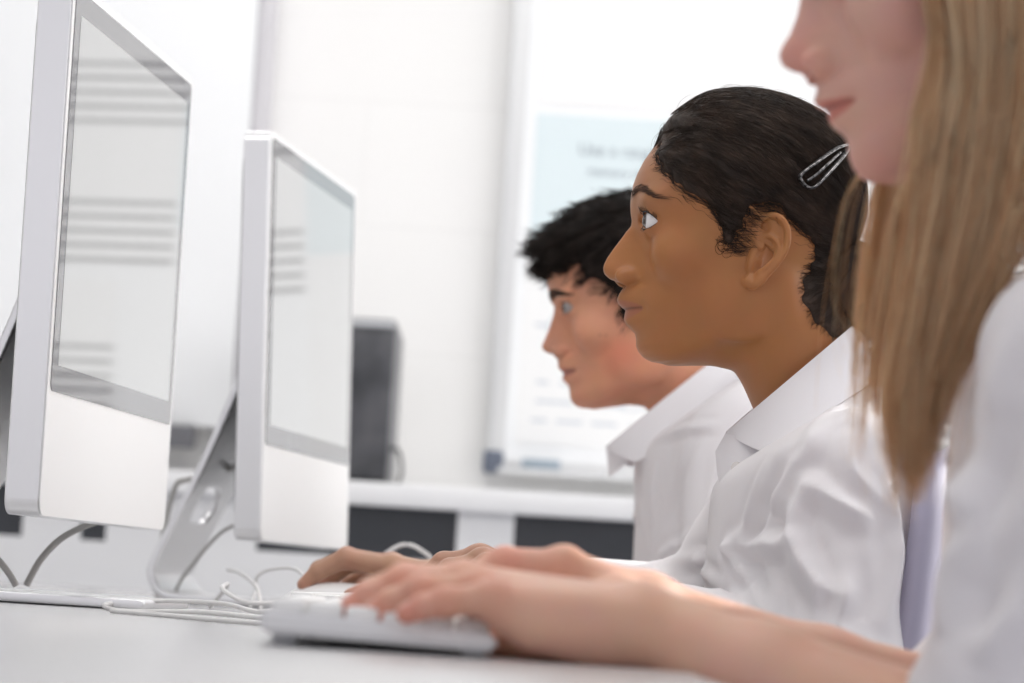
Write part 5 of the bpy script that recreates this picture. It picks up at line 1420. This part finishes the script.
def streaks(n, seed):
    r = np.random.default_rng(seed); k = r.random((n, 1)) ** 1.3; a, b = np.array((0.72, 0.46, 0.25)), np.array((1.0, 0.88, 0.64)); return a * (1 - k) + b * k
rr = np.random.default_rng(33)
def W(f, y, u): return place(np.array([f, y, u]), G3)
# guides run from the parting over the side of the head and hang to the breast; s goes from the face to the back
near = [(0.0, [W(.060, .002, .121), W(.066, .045, .098), W(.046, .074, .060), px(936, 20, 1.650), px(926, 110, 1.642), px(917, 190, 1.645), px(904, 300, 1.655), px(896, 400, 1.665), px(904, 532, 1.672)]),
        (0.35, [W(.035, .002, .128), W(.040, .050, .108), W(.020, .083, .060), px(965, 60, 1.640), px(955, 130, 1.636), px(942, 210, 1.640), px(925, 310, 1.652), px(908, 410, 1.664), px(910, 526, 1.672)]),
        (0.7, [W(.000, .002, .131), W(.000, .055, .112), W(-.012, .088, .050), px(1010, 70, 1.640), px(1000, 140, 1.636), px(983, 220, 1.640), px(955, 320, 1.655), px(926, 410, 1.667), px(916, 515, 1.674)]),
        (1.0, [W(-.040, .002, .124), W(-.045, .052, .105), W(-.055, .082, .040), px(1062, 70, 1.650), px(1052, 140, 1.645), px(1030, 215, 1.650), px(985, 310, 1.662), px(944, 390, 1.672), px(925, 470, 1.680)])]
far = [(0.0, [W(.060, -.002, .121), W(.066, -.045, .098), W(.048, -.074, .055), px(900, 90, 1.82), px(884, 150, 1.825), px(874, 200, 1.825), px(864, 290, 1.825), px(860, 380, 1.82), px(857, 478, 1.81)]),
       (0.5, [W(.010, -.002, .130), W(.010, -.055, .110), W(-.005, -.085, .045), px(925, 90, 1.83), px(915, 150, 1.83), px(900, 210, 1.83), px(884, 300, 1.825), px(874, 390, 1.82), px(878, 480, 1.81)]),
       (1.0, [W(-.050, -.002, .120), W(-.055, -.052, .100), W(-.060, -.080, .035), px(1000, 110, 1.83), px(985, 170, 1.83), px(960, 230, 1.83), px(925, 320, 1.825), px(905, 410, 1.82), px(903, 500, 1.81)])]
def curtain(guides, n, jit, seed, short=0.22, gaps=0.0):
    r = np.random.default_rng(seed); S = [g[0] for g in guides]; G = np.array([[np.array(p) for p in g[1]] for g in guides]); out = []
    nc = max(8, n // 22); cs = np.sort(r.random(nc)); cph = r.random(nc) * 6.28; coff = r.normal(size=(nc, 3)); cl = 1 - short * r.random(nc)
    for i in range(n):
        c = r.integers(nc); s = float(np.clip(cs[c] + r.normal() * 0.012, 0, 1))
        k = max(0, min(len(S) - 2, int(np.searchsorted(S, s)) - 1)); t = (s - S[k]) / (S[k + 1] - S[k])
        g = G[k] * (1 - t) + G[k + 1] * t
        p = catmull(g, 4); K = len(p); m = np.linspace(0, 1, K)
        loose = np.clip((m - 0.22) / 0.4, 0, 1)[:, None]
        p = p + coff[c] * np.array([0.0026 if short < 0.25 else 0.0012, 0.0045, 0.001]) * loose + r.normal(size=3) * np.array(jit) * (0.25 + 0.75 * loose)
        w = 0.0030 * np.sin(m * 7 + cph[c])[:, None] * loose * np.array([1, 0.6, 0]); p = p + w
        if r.random() < 0.10: p = p + (r.normal(size=3) * np.array([0.010, 0.008, 0]))[None] * loose ** 2 * m[:, None]
        L = cl[c] * (1 - 0.06 * r.random()); cut = p[0] + 0 * p; q = np.array([np.interp(np.linspace(0, L, K), m, p[:, a]) for a in range(3)]).T
        out.append(q)
    return np.array(out)
st = np.vstack([curtain(near, 2700, (0.0022, 0.0042, 0.0006), 1, 0.13)])
strands_obj('hair_strands', st, 0.00042, 0.25, M['hair_blond'], hp, 4, streaks(len(st), 41))
st = curtain(far, 850, (0.0016, 0.0050, 0.0006), 2, 0.3)
strands_obj('hair_strands', st, 0.00036, 0.2, M['hair_blond'], hp, 4, streaks(len(st), 42))
back = [(0.0, [W(-.030, .002, .127), W(-.075, .045, .095), W(-.098, .060, .040), W(-.100, .062, -.01), W(-.098, .06, -.07), W(-.105, .06, -.12), W(-.125, .062, -.17), W(-.14, .064, -.215)]),
        (0.5, [W(-.040, .0, .127), W(-.090, .0, .098), W(-.112, .0, .040), W(-.112, .0, -.01), W(-.108, .0, -.07), W(-.118, .0, -.12), W(-.135, .0, -.17), W(-.15, .0, -.215)]),
        (1.0, [W(-.030, -.002, .127), W(-.075, -.045, .095), W(-.098, -.060, .040), W(-.100, -.062, -.01), W(-.098, -.06, -.07), W(-.105, -.06, -.12), W(-.125, -.062, -.17), W(-.14, -.064, -.215)])]
top = [(0.0, [W(.075, .001, .098), W(.072, .020, .098), W(.060, .045, .088), W(.040, .066, .065), W(.010, .080, .035), W(-.02, .082, .000)]),
       (0.5, [W(.010, .001, .130), W(.010, .025, .126), W(.006, .050, .110), W(.000, .070, .085), W(-.01, .080, .045), W(-.03, .082, .005)]),
       (1.0, [W(-.060, .001, .118), W(-.062, .025, .114), W(-.065, .048, .098), W(-.070, .064, .070), W(-.072, .070, .035), W(-.075, .070, .0)])]
top = [(s, [p + np.array([0, 0, 0.0065 - 0.0045 * j / 5]) for j, p in enumerate(g)]) for s, g in top]
topm = [(s, [np.array([p[0], 2 * px(*G3['pivot'], D3).y - p[1], p[2]]) for p in g]) for s, g in top]
for g_, sd_ in ((top, 5), (topm, 6)):
    st = curtain(g_, 900, (0.0012, 0.0012, 0.0012), sd_, 0.1); strands_obj('hair_strands', st, 0.00045, 0.4, M['hair_blond'], hp, 4, streaks(len(st), 45 + sd_))
st = curtain(back, 1300, (0.0040, 0.0040, 0.0006), 3)
strands_obj('hair_strands', st, 0.00046, 0.25, M['hair_blond'], hp, 4, streaks(len(st), 43))
# loose pale flyaways beside the dark haired girl's nape
fly = []
for k in range(7):
    x0 = 838 + 16 * rr.random(); dpt = 1.80 + 0.04 * rr.random(); b = 8 + 10 * rr.random(); y1 = 230 + 100 * rr.random()
    fly.append(catmull([px(866, 165, dpt), px(x0 + 6, 195, dpt), px(x0 - b * 0.3, y1 - 20, dpt), px(x0 - b * 0.7, y1 + 40, dpt), px(x0 + 4, y1 + 80, dpt), px(x0 + 12, y1 + 120, dpt)], 5))
strands_obj('hair_strands', np.array(fly), 0.00012, 0.3, M['hair_blond'], hp, 3, streaks(len(fly), 44))
clothes_below(g3, (0.365, D3, 0.52), D3, -0.06, M['trousers'])
settle(g3)
chair(0.36, D3, 0.435, 'lilac grey plastic chair under the fair haired girl', 0.84, 0.475)
